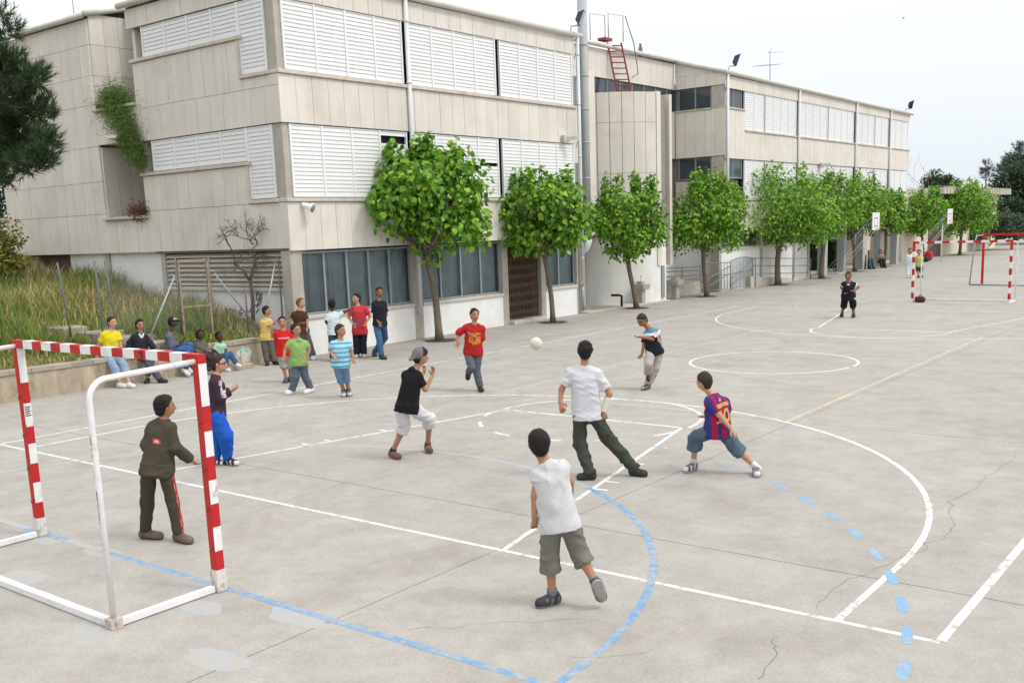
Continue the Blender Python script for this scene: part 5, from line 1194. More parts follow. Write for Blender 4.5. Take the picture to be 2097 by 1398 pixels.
SK = {'light': (.50, .285, .19), 'tan': (.40, .205, .125), 'brown': (.255, .125, .075), 'dark': (.085, .042, .028), 'mid': (.335, .165, .098)}
def unit(v): v = np.array(v, float); return v / (np.linalg.norm(v) + 1e-9)
def person(label, base, J, sk='tan', face=0, hface=None, vox=.009, hs=None, shirt=None, pants=None, shoes=None, hair=None, group='people in the school yard', extra=None, build=1.0, seat=None, tilt=0):
    """J: joints as photograph pixels with an optional depth step (u, v, depth m away from the camera); base pixel = ground contact (or seat point with z)"""
    if seat is None: B0 = at_z(*base)
    else: B0 = seat
    vw = np.array((B0[0] - CX, B0[1] - CY, 0.)); vw /= np.linalg.norm(vw); rt = np.array((vw[1], -vw[0], 0.)); up = np.array((0, 0, 1.))
    def P3(j):
        u, v = j[0], j[1]; d = j[2] if len(j) > 2 else 0.
        r = ray(u, v); o = B0 + vw * d; t = ((o - CPOS) @ vw) / (r @ vw); return CPOS + r * t
    K = {}
    for k_, j in J.items(): K[k_] = P3(j) if len(j) < 4 else at_z(j[0], j[1], j[3])
    for s_ in 'ab':        # grounded feet: the ankle stands above its own shoe, the knee follows half way
        if len(J['t' + s_]) == 4:
            ja = J['a' + s_]; K['a' + s_] = at_z(ja[0], ja[1], .085); da = (K['a' + s_] - B0) @ vw; jk = J['k' + s_]; K['k' + s_] = P3((jk[0], jk[1], (jk[2] if len(jk) > 2 else 0.) + da * .5))
    dirv = lambda a: -vw * math.cos(math.radians(a)) + rt * math.sin(math.radians(a))
    fw = dirv(face); hf = dirv(face if hface is None else hface); lat = np.array((-fw[1], fw[0], 0))
    neck = (K['sa'] + K['sb']) / 2; pelv = (K['pa'] + K['pb']) / 2; spine = unit(neck - pelv); HC = K['head']; K['sa'] = K['sa'] - spine * .042 + (K['sb'] - K['sa']) * .06; K['sb'] = K['sb'] - spine * .042 + (K['sa'] - K['sb']) * .06
    Hh = hs if hs else .215                                     # head height
    sc = Hh / .215 * build
    # lift/lower feet so that soles rest on the ground when grounded
    root_loc = np.array((B0[0], B0[1], B0[2])); pts = np.array(list(K.values())); lo = pts.min(0) - .16; hi = pts.max(0) + .17; lo[2] = min(lo[2], -.01) if seat is None or lo[2] < .15 else lo[2]
    A = {}
    for s_ in 'ab':       # feet: heel and toe
        ak = K['a' + s_]; tk = K['t' + s_]; A[s_] = (ak, tk)
    def torso(v, e, k=.045, r0=.073, r1=.072):
        sa, sb, pa, pb = K['sa'], K['sb'], K['pa'], K['pb']; ia = sa + (sb - sa) * .27 - spine * .06 * sc; ib = sb + (sa - sb) * .27 - spine * .06 * sc
        qa = pa + (pb - pa) * .14; qb = pb + (pa - pb) * .14; m0 = (ia + ib) / 2 - spine * .02; m1 = (qa + qb) / 2; e2 = e * .75
        v.cap(ia, qa, (r0 + e2) * sc, (r1 + e2) * sc, k); v.cap(ib, qb, (r0 + e2) * sc, (r1 + e2) * sc, k); v.cap(m0 + fw * .016, m1 + fw * .01, (r0 + .014 + e2) * sc, (r1 + .012 + e2) * sc, k)
        v.cap(sa, sb, (.042 + e2) * sc, (.042 + e2) * sc, k)
        nt_ = neck + (HC - neck) * .16
        for q in (sa, sb): v.cap(nt_ - spine * .005, q + spine * .012, (.046 + e2 * .3) * sc, (.040 + e2) * sc, .03)
    FT = {}
    for s_ in 'ab':
        ak, tk = K['a' + s_], K['t' + s_]; fd = tk - ak; sn = unit(np.cross(np.cross(fd, up), fd)) if abs(unit(fd) @ up) < .75 else unit(np.cross(np.cross(fd, fw), fd))
        if sn @ unit(K['k' + s_] - ak) < 0: sn = -sn
        if ak[2] < .16 and tk[2] < .1: hp_ = np.array((ak[0], ak[1], .042 * sc)); tp_ = np.array((tk[0], tk[1], .033 * sc)); sn = up
        else: hp_ = ak - sn * .035 * sc; tp_ = tk
        f1 = unit(tp_ - hp_); Lf = np.clip(np.linalg.norm(tp_ - hp_), .145 * sc, .20 * sc); hp_ = hp_ - f1 * .03 * sc; FT[s_] = (hp_, hp_ + f1 * Lf, f1, Lf, sn)
    # ---- body
    v = Vox(lo, hi, vox)
    torso(v, -.006)
    hup = unit((HC - neck) * .55 + up * .45 + hf * tilt); hl = unit(np.cross(hup, hf)); hfw = unit(np.cross(hl, hup)); HB = [hl, hfw, hup]
    v.cap(neck - spine * .02, HC - hup * .3 * Hh, .046 * sc, .044 * sc, .03)
    v.ell(HC + hup * .07 * Hh - hfw * .02 * Hh, (.355 * Hh, .43 * Hh, .42 * Hh), HB, .02); v.ell(HC - hup * .14 * Hh + hfw * .10 * Hh, (.29 * Hh, .31 * Hh, .36 * Hh), HB, .03)
    v.cap(HC + hfw * .40 * Hh - hup * .02 * Hh, HC + hfw * .46 * Hh - hup * .13 * Hh, .022 * sc * .6, .022 * sc * .8, .012)
    v.cap(HC + hfw * .36 * Hh - hup * .29 * Hh - hl * .06 * Hh, HC + hfw * .36 * Hh - hup * .29 * Hh + hl * .06 * Hh, .016, .016, .012)
    for s_ in (-1, 1): v.ell(HC + hl * s_ * .365 * Hh - hup * .03 * Hh - hfw * .02 * Hh, (.035 * Hh * 1.3, .085 * Hh, .135 * Hh), HB, .006)
    for s_ in 'ab':
        S0, E0, W0 = K['s' + s_], K['e' + s_], K['w' + s_]
        v.cap(S0, E0, .041 * sc, .033 * sc, .03); v.cap(E0, W0, .034 * sc, .023 * sc, .02)
        d = unit(W0 - E0) if 'h' + s_ not in K else unit(K['h' + s_] - W0)
        pn = np.cross(d, lat if abs(d @ lat) < .8 else fw); pn = unit(pn) if np.linalg.norm(pn) > .1 else fw
        sd_ = unit(np.cross(pn, d)); side = 1.0 if ((W0 - pelv) @ lat) > 0 else -1.0
        hz = .80 * sc if sc < 1 else .9 * sc
        for q in (-.024, -.008, .008, .024): v.cap(W0 + d * .005, W0 + d * .075 * hz + sd_ * q * hz, .015 * hz, .0125 * hz, .012)
        cur = .55
        for q, L_ in ((-.029, .058), (-.0095, .072), (.0095, .076), (.029, .066)):
            f0 = W0 + d * .075 * hz + sd_ * q * hz; f1 = f0 + (d * .6 + pn * cur * .25 + sd_ * q * 3) * L_ * hz * .8; f2 = f1 + (d * .5 + pn * cur) * L_ * hz * .55
            v.cap(f0, f1, .0105 * hz, .0095 * hz, .003); v.cap(f1, f2, .0095 * hz, .0085 * hz, .003)
        t0 = W0 + d * .02 * hz - sd_ * side * .024 * hz; t1 = t0 + (d * .55 - sd_ * side * .75 + pn * .3) * .05 * hz; v.cap(t0, t1, .014 * hz, .012 * hz, .008); v.cap(t1, t1 + (d * .9 + pn * .3) * .032 * hz, .011 * hz, .009 * hz, .004)
        v.cap(K['p' + s_], K['k' + s_], .066 * sc, .046 * sc, .04); v.cap(K['k' + s_], K['a' + s_], .046 * sc, .031 * sc, .03)
        cm = K['k' + s_] * .68 + K['a' + s_] * .32 - fw * .018; v.cap(K['k' + s_] * .8 + K['a' + s_] * .2 - fw * .012, cm, .041 * sc, .038 * sc, .03)
        hp_, tp_, f1, Lf, sn = FT[s_]; v.cap(K['a' + s_], hp_ + f1 * .04, .032 * sc, .022 * sc, .012); v.cap(hp_ + f1 * .03, tp_ - f1 * .03, .022 * sc, .020 * sc, .012)
    R = v.mesh(); V, F = R
    base_c = np.array(SK[sk]); col = np.tile(base_c, (len(V), 1)); rgn = np.random.default_rng(len(label))
    L_ = (V - HC); lx, ly, lz = L_ @ hl / Hh, L_ @ hfw / Hh, L_ @ hup / Hh; front = ly > .15
    def blot(mask, c, w=1.): col[mask] = col[mask] * (1 - w) + np.array(c) * w
    for s_ in (-1, 1):
        blot(front & (((lx - s_ * .155) / .085) ** 2 + ((lz - .02) / .042) ** 2 < 1), (.02, .015, .012), .8); blot(front & (((lx - s_ * .16) / .12) ** 2 + ((lz - .115) / .032) ** 2 < 1), base_c * .15, .75)
    blot(front & ((lx / .13) ** 2 + ((lz + .28) / .035) ** 2 < 1), base_c * np.array((.62, .38, .40)), .9)
    body = mesh_obj('person', np_mesh('person', V - root_loc, F, col), M_skin); body.location = Vector(root_loc); OFF[body.name] = root_loc; tag(body, label, 'person', group)
    def child(name, v, colf, m, sm=1):
        r = v.mesh()
        if r is None: return
        V, F = r
        c = colf(V) if callable(colf) else np.tile(np.array(colf, float), (len(V), 1))
        return mesh_obj(name, np_mesh(name, V - root_loc, F, c), m, body)
    T = dict(K=K, fw=fw, lat=lat, spine=spine, neck=neck, pelv=pelv, HC=HC, Hh=Hh, hl=hl, hfw=hfw, hup=hup, sc=sc, vw=vw, rt=rt, body=body, root=root_loc)
    # ---- trousers / shorts
    if pants:
        e = pants.get('loose', .02); end = pants.get('end', 2.0); v = Vox(lo, hi, vox); wz = pelv + spine * (.09 * sc)
        v.cap(K['pa'] + (K['pb'] - K['pa']) * .15, K['pb'] + (K['pa'] - K['pb']) * .15, (.069 + e * .25) * sc, (.069 + e * .25) * sc, .04); v.cap(pelv, pelv + spine * .14 * sc, (.074 + e * .2) * sc, (.070 + e * .1) * sc, .04, cut1=True)
        for s_ in 'ab':
            k0, a0 = K['k' + s_], K['a' + s_]; cr = (.067 + e * .7) * sc; rk = (.049 + e) * sc; ra = (.038 + e * pants.get('flare', 1.0)) * sc
            en = pants.get('end_' + s_, end)
            if en <= 1: v.cap(K['p' + s_], K['p' + s_] + (k0 - K['p' + s_]) * en, cr, cr + (rk - cr) * en, .03, cut1=True)
            else:
                v.cap(K['p' + s_], k0, cr, rk, .014); t = en - 1; v.cap(k0, k0 + (a0 - k0) * min(t, 1.06), rk, rk + (ra - rk) * t, .014, cut1=True)
        v.wrinkle(pants.get('wr', .005) * 1.15, len(label) + 3, 38.); child(pants.get('name', 'trousers'), v, pants['col'](T) if callable(pants['col']) else pants['col'], pants.get('mat', M_cloth))
    # ---- shirt / jacket
    if shirt:
        e = shirt.get('loose', .02); v = Vox(lo, hi, vox * shirt.get('fine', 1.0)); torso(v, e + .004, r1=.084)
        hem = pelv - spine * shirt.get('hem', .06) * sc
        v.cap(K['pa'] + (K['pb'] - K['pa']) * .14, hem + (K['pa'] - K['pb']) * .30, (.079 + e) * sc, (.084 + e) * sc, .05); v.cap(K['pb'] + (K['pa'] - K['pb']) * .14, hem + (K['pb'] - K['pa']) * .30, (.079 + e) * sc, (.084 + e) * sc, .05)
        v.keep(spine, hem); v.keep(-unit(spine * .90 + fw * .45), neck + (HC - neck) * (.36 if shirt.get('collar') else .28))
        sl_ = shirt.get('sleeve', .6)
        for s_ in 'ab':
            S0, E0, W0 = K['s' + s_], K['e' + s_], K['w' + s_]; rs = (.041 + e * .9) * sc; r2 = (.041 + e * shirt.get('sfl', 1.0)) * sc
            if sl_ <= 0: continue
            if sl_ <= 1: v.cap(S0, S0 + (E0 - S0) * sl_, rs, r2, .03, cut1=True)
            else: v.cap(S0, E0, rs, (.040 + e) * sc, .03); v.cap(E0, E0 + (W0 - E0) * (sl_ - 1), (.040 + e) * sc, (.034 + e * .8) * sc, .02, cut1=True)
        v.wrinkle(shirt.get('wr', .005) * 1.15, len(label) + 9, 36.); child(shirt.get('name', 'shirt'), v, shirt['col'](T) if callable(shirt['col']) else shirt['col'], M_cloth)
    # ---- shoes
    if shoes:
        for s_ in 'ab':
            ak = K['a' + s_]; hp_, tp_, f1, Lf, sn = FT[s_]; so = (hp_ + tp_) / 2 - sn * .036 * sc
            v = Vox(np.minimum(hp_, tp_) - .12, np.maximum(np.maximum(hp_, tp_), ak) + .14, min(vox, .0085)); v.cap(hp_, tp_, .044 * sc, .040 * sc, .02); v.cap((hp_ + tp_) / 2, tp_ - f1 * .01, .046 * sc, .043 * sc, .03); v.cap(hp_ + sn * .01, hp_ + sn * .055 * sc + f1 * .015, .042 * sc, .040 * sc, .03, cut1=True); v.cap(hp_ + f1 * .03 + sn * .03, hp_ + f1 * Lf * .55 + sn * .005, .036 * sc, .03 * sc, .03)
            v.keep(sn, so)
            cu, cs2 = np.array(shoes['col']), np.array(shoes.get('sole', (.5, .5, .5)))
            def fcol(V, so=so, sn=sn, cu=cu, cs2=cs2, hp_=hp_, f1=f1, Lf=Lf):
                hgt = (V - so) @ sn; al = (V - hp_) @ f1 / Lf; c = np.where((hgt < .016)[:, None], cs2, cu)
                if 'accent' in shoes: c = np.where(((np.sin(al * 16 + hgt * 40) > .45) & (hgt > .022) & (hgt < .075))[:, None], np.array(shoes['accent']), c)
                if 'toe' in shoes: c = np.where(((al > .72) & (hgt > .016))[:, None], np.array(shoes['toe']), c)
                return c
            child('shoe', v, fcol, M_shoe)
            if 'sock' in shoes:
                a0, k0 = K['a' + s_], K['k' + s_]; v = Vox(a0 - .16, a0 + .2, min(vox, .0085)); d = unit(k0 - a0); v.cap(a0 - d * .03, a0 + d * shoes.get('sock_h', .07), .043 * sc, .043 * sc, .01, cut1=True); child('sock', v, shoes['sock'], M_cloth)
    # ---- hair
    if hair is not None:
        hc = np.array(hair.get('col', (.012, .010, .009))); g_ = hair.get('grow', 1.0); v = Vox(HC - .24, HC + .24, min(vox, .0085))
        c0 = HC + hup * .09 * Hh - hfw * .04 * Hh; n1 = unit(-hfw * .75 + hup * .66)
        v.ell(c0, np.array((.395, .46, .45)) * Hh * g_, HB, .01, [(n1, -.075 * Hh), (hup, hair.get('nape', -.50) * Hh)])
        v.ell(HC - hup * .16 * Hh - hfw * .16 * Hh, np.array((.31, .27, .30)) * Hh * g_, HB, .02, [(hup, -.30 * Hh), (-hfw, -.02 * Hh)])
        for s_ in (-1, 1): v.cap(c0 + hl * s_ * .33 * Hh + hfw * .12 * Hh, c0 + hl * s_ * .33 * Hh + hfw * .13 * Hh - hup * .16 * Hh, .035 * Hh, .02 * Hh, .01)
        if 'long' in hair:
            for s_ in (-1, 0, 1): v.cap(c0 - hfw * .3 * Hh + hl * s_ * .2 * Hh, c0 - hfw * .32 * Hh + hl * s_ * .28 * Hh - hup * hair['long'], .15 * Hh, .10 * Hh, .03)
        if 'bun' in hair: v.cap(c0 - hfw * .40 * Hh + hup * .16 * Hh, c0 - hfw * .62 * Hh + hup * .30 * Hh, .12 * Hh, .25 * Hh, .03)
        v.wrinkle(hair.get('wr', .0045), len(label), 45.)
        child('hair', v, lambda V: np.tile(hc, (len(V), 1)) * np.random.default_rng(1).uniform(.7, 1.4, (len(V), 1)), M_hair)
    if extra: extra(T, child, Vox, body)
    return T
# ------------------------------------------------------------------ outfits
def flatc(c): return lambda T: (lambda V: np.tile(np.array(c, float), (len(V), 1)))
def local(T, V):
    """shirt coordinates: across (person's left +), height along the spine from the pelvis, forward"""
    d = V - T['pelv']; ac = T['lat'] - T['spine'] * (T['lat'] @ T['spine']); ac = ac / np.linalg.norm(ac); h = d @ T['spine']; return d @ ac, h, d @ T['fw']
def rect(a, h, x0, x1, y0, y1): return (a > x0) & (a < x1) & (h > y0) & (h < y1)
WHITE = (.55, .56, .59)
def black_print(base, ink, rows, front=1):
    """plain shirt with rows of print: (x0,x1,y0,y1) in metres"""
    def f(T):
        def g(V):
            c = np.tile(np.array(base, float), (len(V), 1)); a, h, w = local(T, V); m0 = (w * front > 0)
            for r in rows:
                x0, x1, y0, y1 = r[:4]; k = np.array(r[4]) if len(r) > 4 else np.array(ink); m = m0 & rect(a, h, x0, x1, y0, y1) & (np.sin(a * 230 + np.floor(h * 60) * 2.1) > -.55); c[m] = k
            return c
        return g
    return f
SHO_D = dict(col=(.025, .025, .03), sole=(.10, .10, .10)); SHO_B = dict(col=(.10, .07, .05), sole=(.05, .04, .035)); SHO_W = dict(col=(.62, .62, .60), sole=(.66, .66, .64))
JEAN = (.075, .125, .22); 

# goalkeeper in the brown tracksuit
def kol(T):
    def g(V):
        c = np.tile(np.array((.070, .060, .042)), (len(V), 1)); a, h, w = local(T, V); m = (w < 0) & rect(a, h, -.075, .005, .285, .335); c[m] = (.60, .06, .05); m = (w < 0) & rect(a, h, -.055, -.015, .297, .322); c[m] = (.55, .50, .48); return c
    return g
def ktr(T):
    def g(V):
        c = np.tile(np.array((.062, .052, .038)), (len(V), 1)); kb, ab, pb = T['K']['kb'], T['K']['ab'], T['K']['pb']
        for p, q in ((pb, kb), (kb, ab)):
            d = q - p; t = ((V - p) @ d) / (d @ d); cl = p + np.clip(t, 0, 1)[:, None] * d; r = V - cl; s = r @ unit(T['rt'] * .9 - T['vw'] * .45); nrm = np.linalg.norm(r, axis=1) + 1e-6; m = (t > -.1) & (t < 1.08) & (s / nrm > .93); c[m] = (.45, .035, .03); m2 = m & (s / nrm < .95); c[m2] = (.5, .3, .25)
        return c
    return g
person('boy in olive brown tracksuit with red side stripe keeping the near goal', (340, 1110),
 dict(head=(337, 831), sa=(314, 868, .06), sb=(350, 869, -.07), ea=(302, 912, .06), wa=(345, 905, .32), ha=(371, 889, .36), eb=(358, 915, -.08), wb=(392, 942, .05), hb=(402, 949, .08), pa=(305, 962), pb=(338, 962), ka=(302, 1022), aa=(298, 1086), ta=(332, 1098, 0, .03), kb=(352, 1018), ab=(366, 1092), tb=(392, 1108, 0, .03)),
 'mid', 140, 105, hs=.215, shirt=dict(col=kol, sleeve=1.92, loose=.022, hem=.05, collar=True, name='jacket', sfl=1.2), pants=dict(col=ktr, loose=.016, end=2.0, flare=.9), shoes=dict(col=(.11, .08, .06), sole=(.05, .04, .035), toe=(.14, .11, .085)), hair=dict(grow=1.0))
def glasses(T, child, Vx, body):
    HC, hl, f, u, Hh = T['HC'], T['hl'], T['hfw'], T['hup'], T['Hh']; q = MB()
    for s_ in (-1, 1):
        c = HC + hl * s_ * .15 * Hh + f * .42 * Hh + u * .03 * Hh; q.tube([c + .028 * (hl * math.cos(t) * 1.1 + u * math.sin(t) * .6) for t in np.linspace(0, 6.28, 13)], .004, 5); q.bar(c + hl * s_ * .03, HC + hl * s_ * .37 * Hh - f * .02 * Hh + u * .04 * Hh, .006, .010)
    q.build('glasses', M_black, body)
def girl_top(T):
    def g(V):
        c = np.tile(np.array((.050, .028, .045)), (len(V), 1)); S0, E0, W0 = T['K']['sb'], T['K']['eb'], T['K']['wb']
        for p, q in ((S0, E0), (E0, W0)):
            d = q - p; t = ((V - p) @ d) / (d @ d); r = V - (p + np.clip(t, 0, 1)[:, None] * d); n = np.linalg.norm(r, axis=1) + 1e-6; s = (r @ unit(T['rt'] * .75 - T['vw'] * .4 + np.array((0, 0, .2)))) / n; m = (t > -.1) & (t < 1.05) & (s > .86) & (n < .1) & (np.sin(t * 40) > -.85); c[m & (np.abs(s - .93) > .02)] = (.60, .58, .60)
        return c
    return g
person('girl with bun and glasses in purple hooded top and baggy blue trousers', (465, 953),
 dict(head=(447, 744), sa=(440, 776, .14), sb=(442, 777, -.14), ea=(452, 812, .15), wa=(474, 800, .12), ha=(484, 795, .1), eb=(450, 815, -.15), wb=(472, 798, -.1), hb=(487, 789, -.08), pa=(441, 850, .08), pb=(443, 850, -.08), ka=(445, 894, .12), aa=(440, 946, .14), ta=(447, 956, .1), kb=(461, 892, -.12), ab=(466, 938, -.06), tb=(487, 950, 0, .03)),
 'light', 90, 80, hs=.225, shirt=dict(col=girl_top, sleeve=1.85, loose=.018, hem=.10, name='hooded_top', collar=True), pants=dict(col=(.018, .10, .46), loose=.046, end=1.96, flare=.35, wr=.007), shoes=dict(col=(.02, .02, .025), sole=(.45, .45, .45), accent=(.6, .6, .6)), hair=dict(bun=1, col=(.03, .018, .018)), extra=glasses)
def cap_back(T, child, Vx, body):
    HC, f, u, Hh, hl = T['HC'], T['hfw'], T['hup'], T['Hh'], T['hl']; v = Vx(HC - .25, HC + .25, .0085)
    c0 = HC + u * .10 * Hh - f * .02 * Hh; v.ell(c0, np.array((.44, .51, .49)) * Hh, [hl, f, u], .01, [(unit(u * .85 - f * .5), -.10 * Hh)])
    for s_ in (-.6, -.2, .2, .6): v.cap(c0 - f * .40 * Hh - u * .12 * Hh + hl * s_ * .3 * Hh, c0 - f * .62 * Hh - u * .34 * Hh + hl * s_ * .26 * Hh, .07 * Hh, .05 * Hh, .03)
    def g(V):
        d = (V - HC) @ f; c = np.where((d > .0)[:, None], np.array((.025, .025, .03)), np.array((.15, .15, .16))); return c
    child('cap', v, g, M_cloth)
person('boy in black t-shirt, white knee shorts and backwards grey cap, knees bent', (840, 942),
 dict(head=(861, 729), sa=(832, 763, .02), sb=(858, 764, -.04), ea=(856, 790, .22), wa=(866, 766, .38), ha=(870, 752, .42), eb=(871, 797, -.02), wb=(886, 769, .08), hb=(888, 754, .1), pa=(821, 836), pb=(845, 836), ka=(828, 872), aa=(804, 924), ta=(818, 937, 0, .03), kb=(880, 858), ab=(876, 911), tb=(889, 937, 0, .03)),
 'tan', 125, 110, hs=.22, shirt=dict(col=(.014, .014, .016), sleeve=.72, loose=.016, hem=.05), pants=dict(col=(.58, .58, .60), loose=.028, end=1.24, flare=2.0, name='shorts', wr=.007), shoes=dict(col=(.17, .075, .06), sole=(.30, .13, .08), accent=(.08, .06, .06), sock=(.03, .03, .035), sock_h=.05), hair=dict(), extra=cap_back)
person('boy in long-sleeved red shirt with yellow print running towards the ball', (985, 800),
 dict(head=(972, 644), sa=(953, 667), sb=(988, 669), ea=(940, 681), wa=(936, 698, -.05), ha=(936, 705, -.06), eb=(987, 692, .0), wb=(968, 688, -.16), hb=(961, 684, -.17), pa=(958, 720), pb=(980, 720), ka=(966, 752, -.12), aa=(960, 762, .30), ta=(958, 774, .26), kb=(975, 756), ab=(983, 791), tb=(989, 802, 0, .03)),
 'tan', 12, 20, vox=.0105, hs=.225, shirt=dict(col=black_print((.36, .022, .02), (.62, .28, .04), [(-.12, .12, .33, .37), (-.11, -.03, .18, .31), (.0, .11, .17, .30), (-.05, .05, .15, .2)]), sleeve=1.25, loose=.02, hem=.06), pants=dict(col=(.105, .115, .145), loose=.022, end=1.97, flare=1.0), shoes=SHO_D, hair=dict())
def cast(T, child, Vx, body):
    E0, W0 = T['K']['eb'], T['K']['wb']; v = Vx(np.minimum(E0, W0) - .1, np.maximum(E0, W0) + .1, .0085); d = unit(W0 - E0); v.cap(E0 + d * .05, W0 + d * .035, .047, .036, .01, True, True); child('plaster_cast', v, (.62, .58, .53), M_cloth)
person('tall boy seen from behind in white t-shirt and dark olive trousers, arm in plaster', (1220, 978),
 dict(head=(1198, 718), sa=(1166, 757), sb=(1226, 761), ea=(1150, 797), wa=(1147, 824, -.04), ha=(1153, 842, -.06), eb=(1248, 806), wb=(1238, 838, -.03), hb=(1238, 852, -.04), pa=(1187, 853), pb=(1217, 851), ka=(1188, 908, .05), aa=(1208, 968), ta=(1191, 977, 0, .03), kb=(1250, 904), ab=(1300, 960), tb=(1322, 971, 0, .03)),
 'tan', 180, hs=.225, shirt=dict(col=WHITE, sleeve=.72, loose=.022, hem=.03, wr=.006, fine=.85), pants=dict(col=(.052, .058, .046), loose=.022, end=2.0, flare=1.0, wr=.010), shoes=dict(col=(.03, .027, .025), sole=(.04, .035, .03)), hair=dict(), extra=cast)
person('boy seen from behind in sleeveless white top and grey-olive knee shorts, one foot lifted', (1130, 1244),
 dict(head=(1104, 907), sa=(1097, 966), sb=(1148, 950), ea=(1096, 1014), wa=(1094, 1058, .0), ha=(1096, 1076, .02), eb=(1167, 985, .06), wb=(1169, 1018, .22), hb=(1168, 1030, .25), pa=(1129, 1077), pb=(1166, 1073), ka=(1126, 1140), aa=(1131, 1217), ta=(1106, 1236, 0, .03), kb=(1187, 1134, .03), ab=(1222, 1196, -.06), tb=(1233, 1226, -.02)),
 'tan', 188, hs=.215, shirt=dict(col=(.55, .55, .56), sleeve=.06, loose=.02, hem=.03, wr=.007, fine=.85), pants=dict(col=(.17, .165, .135), loose=.026, end_a=1.38, end_b=1.32, flare=2.2, name='shorts', wr=.006), shoes=dict(col=(.035, .035, .045), sole=(.30, .28, .26), accent=(.15, .12, .09), toe=(.03, .03, .045), sock=(.16, .17, .22), sock_h=.06), hair=dict(grow=1.02))
def barca(T):
    def g(V):
        a, h, w = local(T, V); c = np.where((np.sin(a * 2 * np.pi / .105 + .6) > 0)[:, None], np.array((.34, .014, .055)), np.array((.040, .040, .19)))
        bk = w < .02; x = -(a); y = h                              # seen from behind: left of the print is the wearer's left
        def put(m, col): c[bk & m] = col
        Y = (.66, .33, .05)
        put(rect(x, y, -.125, .125, .335, .375) & (np.sin(x * 150) > -.75), Y)
        dg = lambda cx, rx, ry: (((x - cx) / rx) ** 2 + ((y - .225) / ry) ** 2)
        put((dg(.05, .055, .085) < 1) & (dg(.05, .026, .05) > 1), Y); put(rect(x, y, -.075, -.035, .145, .305) | rect(x, y, -.1, -.03, .14, .165), Y)
        put(rect(x, y, -.03, .01, .40, .415) | rect(x, y, -.02, .02, .425, .435), (.6, .55, .55)); return c
    return g
person('boy in red and blue striped football shirt number ten and denim shorts, striding', (1415, 970),
 dict(head=(1442, 780), sa=(1452, 818, -.12), sb=(1484, 819, .10), ea=(1472, 848, -.16), wa=(1497, 878, -.14), ha=(1507, 889, -.14), eb=(1489, 846, .14), wb=(1447, 850, .26), hb=(1440, 853, .3), pa=(1456, 884, -.03), pb=(1485, 887, .03), ka=(1425, 895, -.02), aa=(1420, 948), ta=(1396, 966, 0, .03), kb=(1511, 921), ab=(1549, 956), tb=(1552, 980, 0, .025)),
 'light', 222, 235, vox=.008, hs=.215, shirt=dict(col=barca, sleeve=.80, loose=.026, hem=.05, fine=.85), pants=dict(col=(.085, .125, .165), loose=.030, end_a=1.42, end_b=1.16, flare=2.2, name='shorts', mat=M_denim, wr=.007), shoes=dict(col=(.13, .13, .15), sole=(.55, .54, .50), accent=(.6, .6, .6), sock=(.62, .60, .62), sock_h=.08), hair=dict(col=(.035, .024, .02)))
def kick_top(T):
    def g(V):
        c = np.tile(np.array((.016, .017, .028)), (len(V), 1)); a, h, w = local(T, V); c[(h > .36) & (w > -.02)] = (.09, .25, .36); c[(h > .33) & (h < .37) & (w > 0)] = (.60, .62, .66); c[(np.abs(a - .16) < .02) & (h > .3)] = (.6, .62, .66)
        S0, E0 = T['K']['sb'], T['K']['eb']; d = E0 - S0; t = ((V - S0) @ d) / (d @ d); m = (t > .35) & (t < .75) & (((V - S0) @ (-T['vw'])) > .0) & (a > .1) & (np.sin(V[:, 2] * 190) > -.6); c[m] = (.58, .36, .28); return c
    return g
person('boy in dark navy shirt with pale blue collar kicking the ball, beige trousers', (1315, 797),
 dict(head=(1315, 655, -.06), sa=(1324, 681, -.02), sb=(1344, 676, -.04), ea=(1319, 703, -.05), wa=(1315, 723, -.1), ha=(1309, 734, -.12), eb=(1337, 694, -.16), wb=(1313, 690, -.25), hb=(1303, 690, -.28), pa=(1333, 719, -.03), pb=(1348, 721, .03), ka=(1328, 746, -.22), aa=(1327, 764, -.02), ta=(1328, 778, -.10), kb=(1341, 757, 0), ab=(1326, 787), tb=(1308, 799, 0, .03)),
 'brown', -38, -50, vox=.0105, hs=.225, shirt=dict(col=kick_top, sleeve=.95, loose=.026, hem=.05), pants=dict(col=(.40, .355, .33), loose=.026, end=1.95, flare=.9, wr=.008), shoes=dict(col=(.03, .03, .035), sole=(.22, .13, .06), accent=(.3, .3, .3)), hair=dict(grow=.985, col=(.03, .022, .018)), tilt=.3)
def kit9(T):
    def g(V):
        c = np.tile(np.array((.016, .017, .024)), (len(V), 1)); a, h, w = local(T, V); c[(w > 0) & rect(a, h, -.045, .03, .33, .36)] = (.55, .55, .55); c[(w > 0) & (h > .40) & (np.abs(a) < .05)] = (.5, .5, .52)
        for s_ in 'ab':
            S0, E0 = T['K']['s' + s_], T['K']['e' + s_]; d = E0 - S0; t = ((V - S0) @ d) / (d @ d); m = (t > .3) & (t < .6) & (np.abs(a) > .16); c[m] = (.55, .55, .55)
        return c
    return g
person('boy in black football kit standing with hands on hips near the far half', (1733, 651),
 dict(head=(1737, 566), sa=(1727, 581), sb=(1749, 581), ea=(1723, 589, .02), wa=(1729, 596, -.08), ha=(1731, 599, -.12), eb=(1758, 588, .02), wb=(1749, 595, -.1), hb=(1745, 596, -.14), pa=(1731, 606), pb=(1744, 606), ka=(1728, 626), aa=(1724, 643), ta=(1721, 651, 0, .03), kb=(1747, 626), ab=(1748, 644), tb=(1745, 652, 0, .03)),
 'brown', 0, -12, vox=.011, hs=.24, build=1.08, shirt=dict(col=kit9, sleeve=.62, loose=.035, hem=.10), pants=dict(col=(.016, .017, .024), loose=.03, end=1.05, flare=2, name='shorts'), shoes=dict(col=(.045, .025, .05), sole=(.5, .5, .5)), hair=dict())
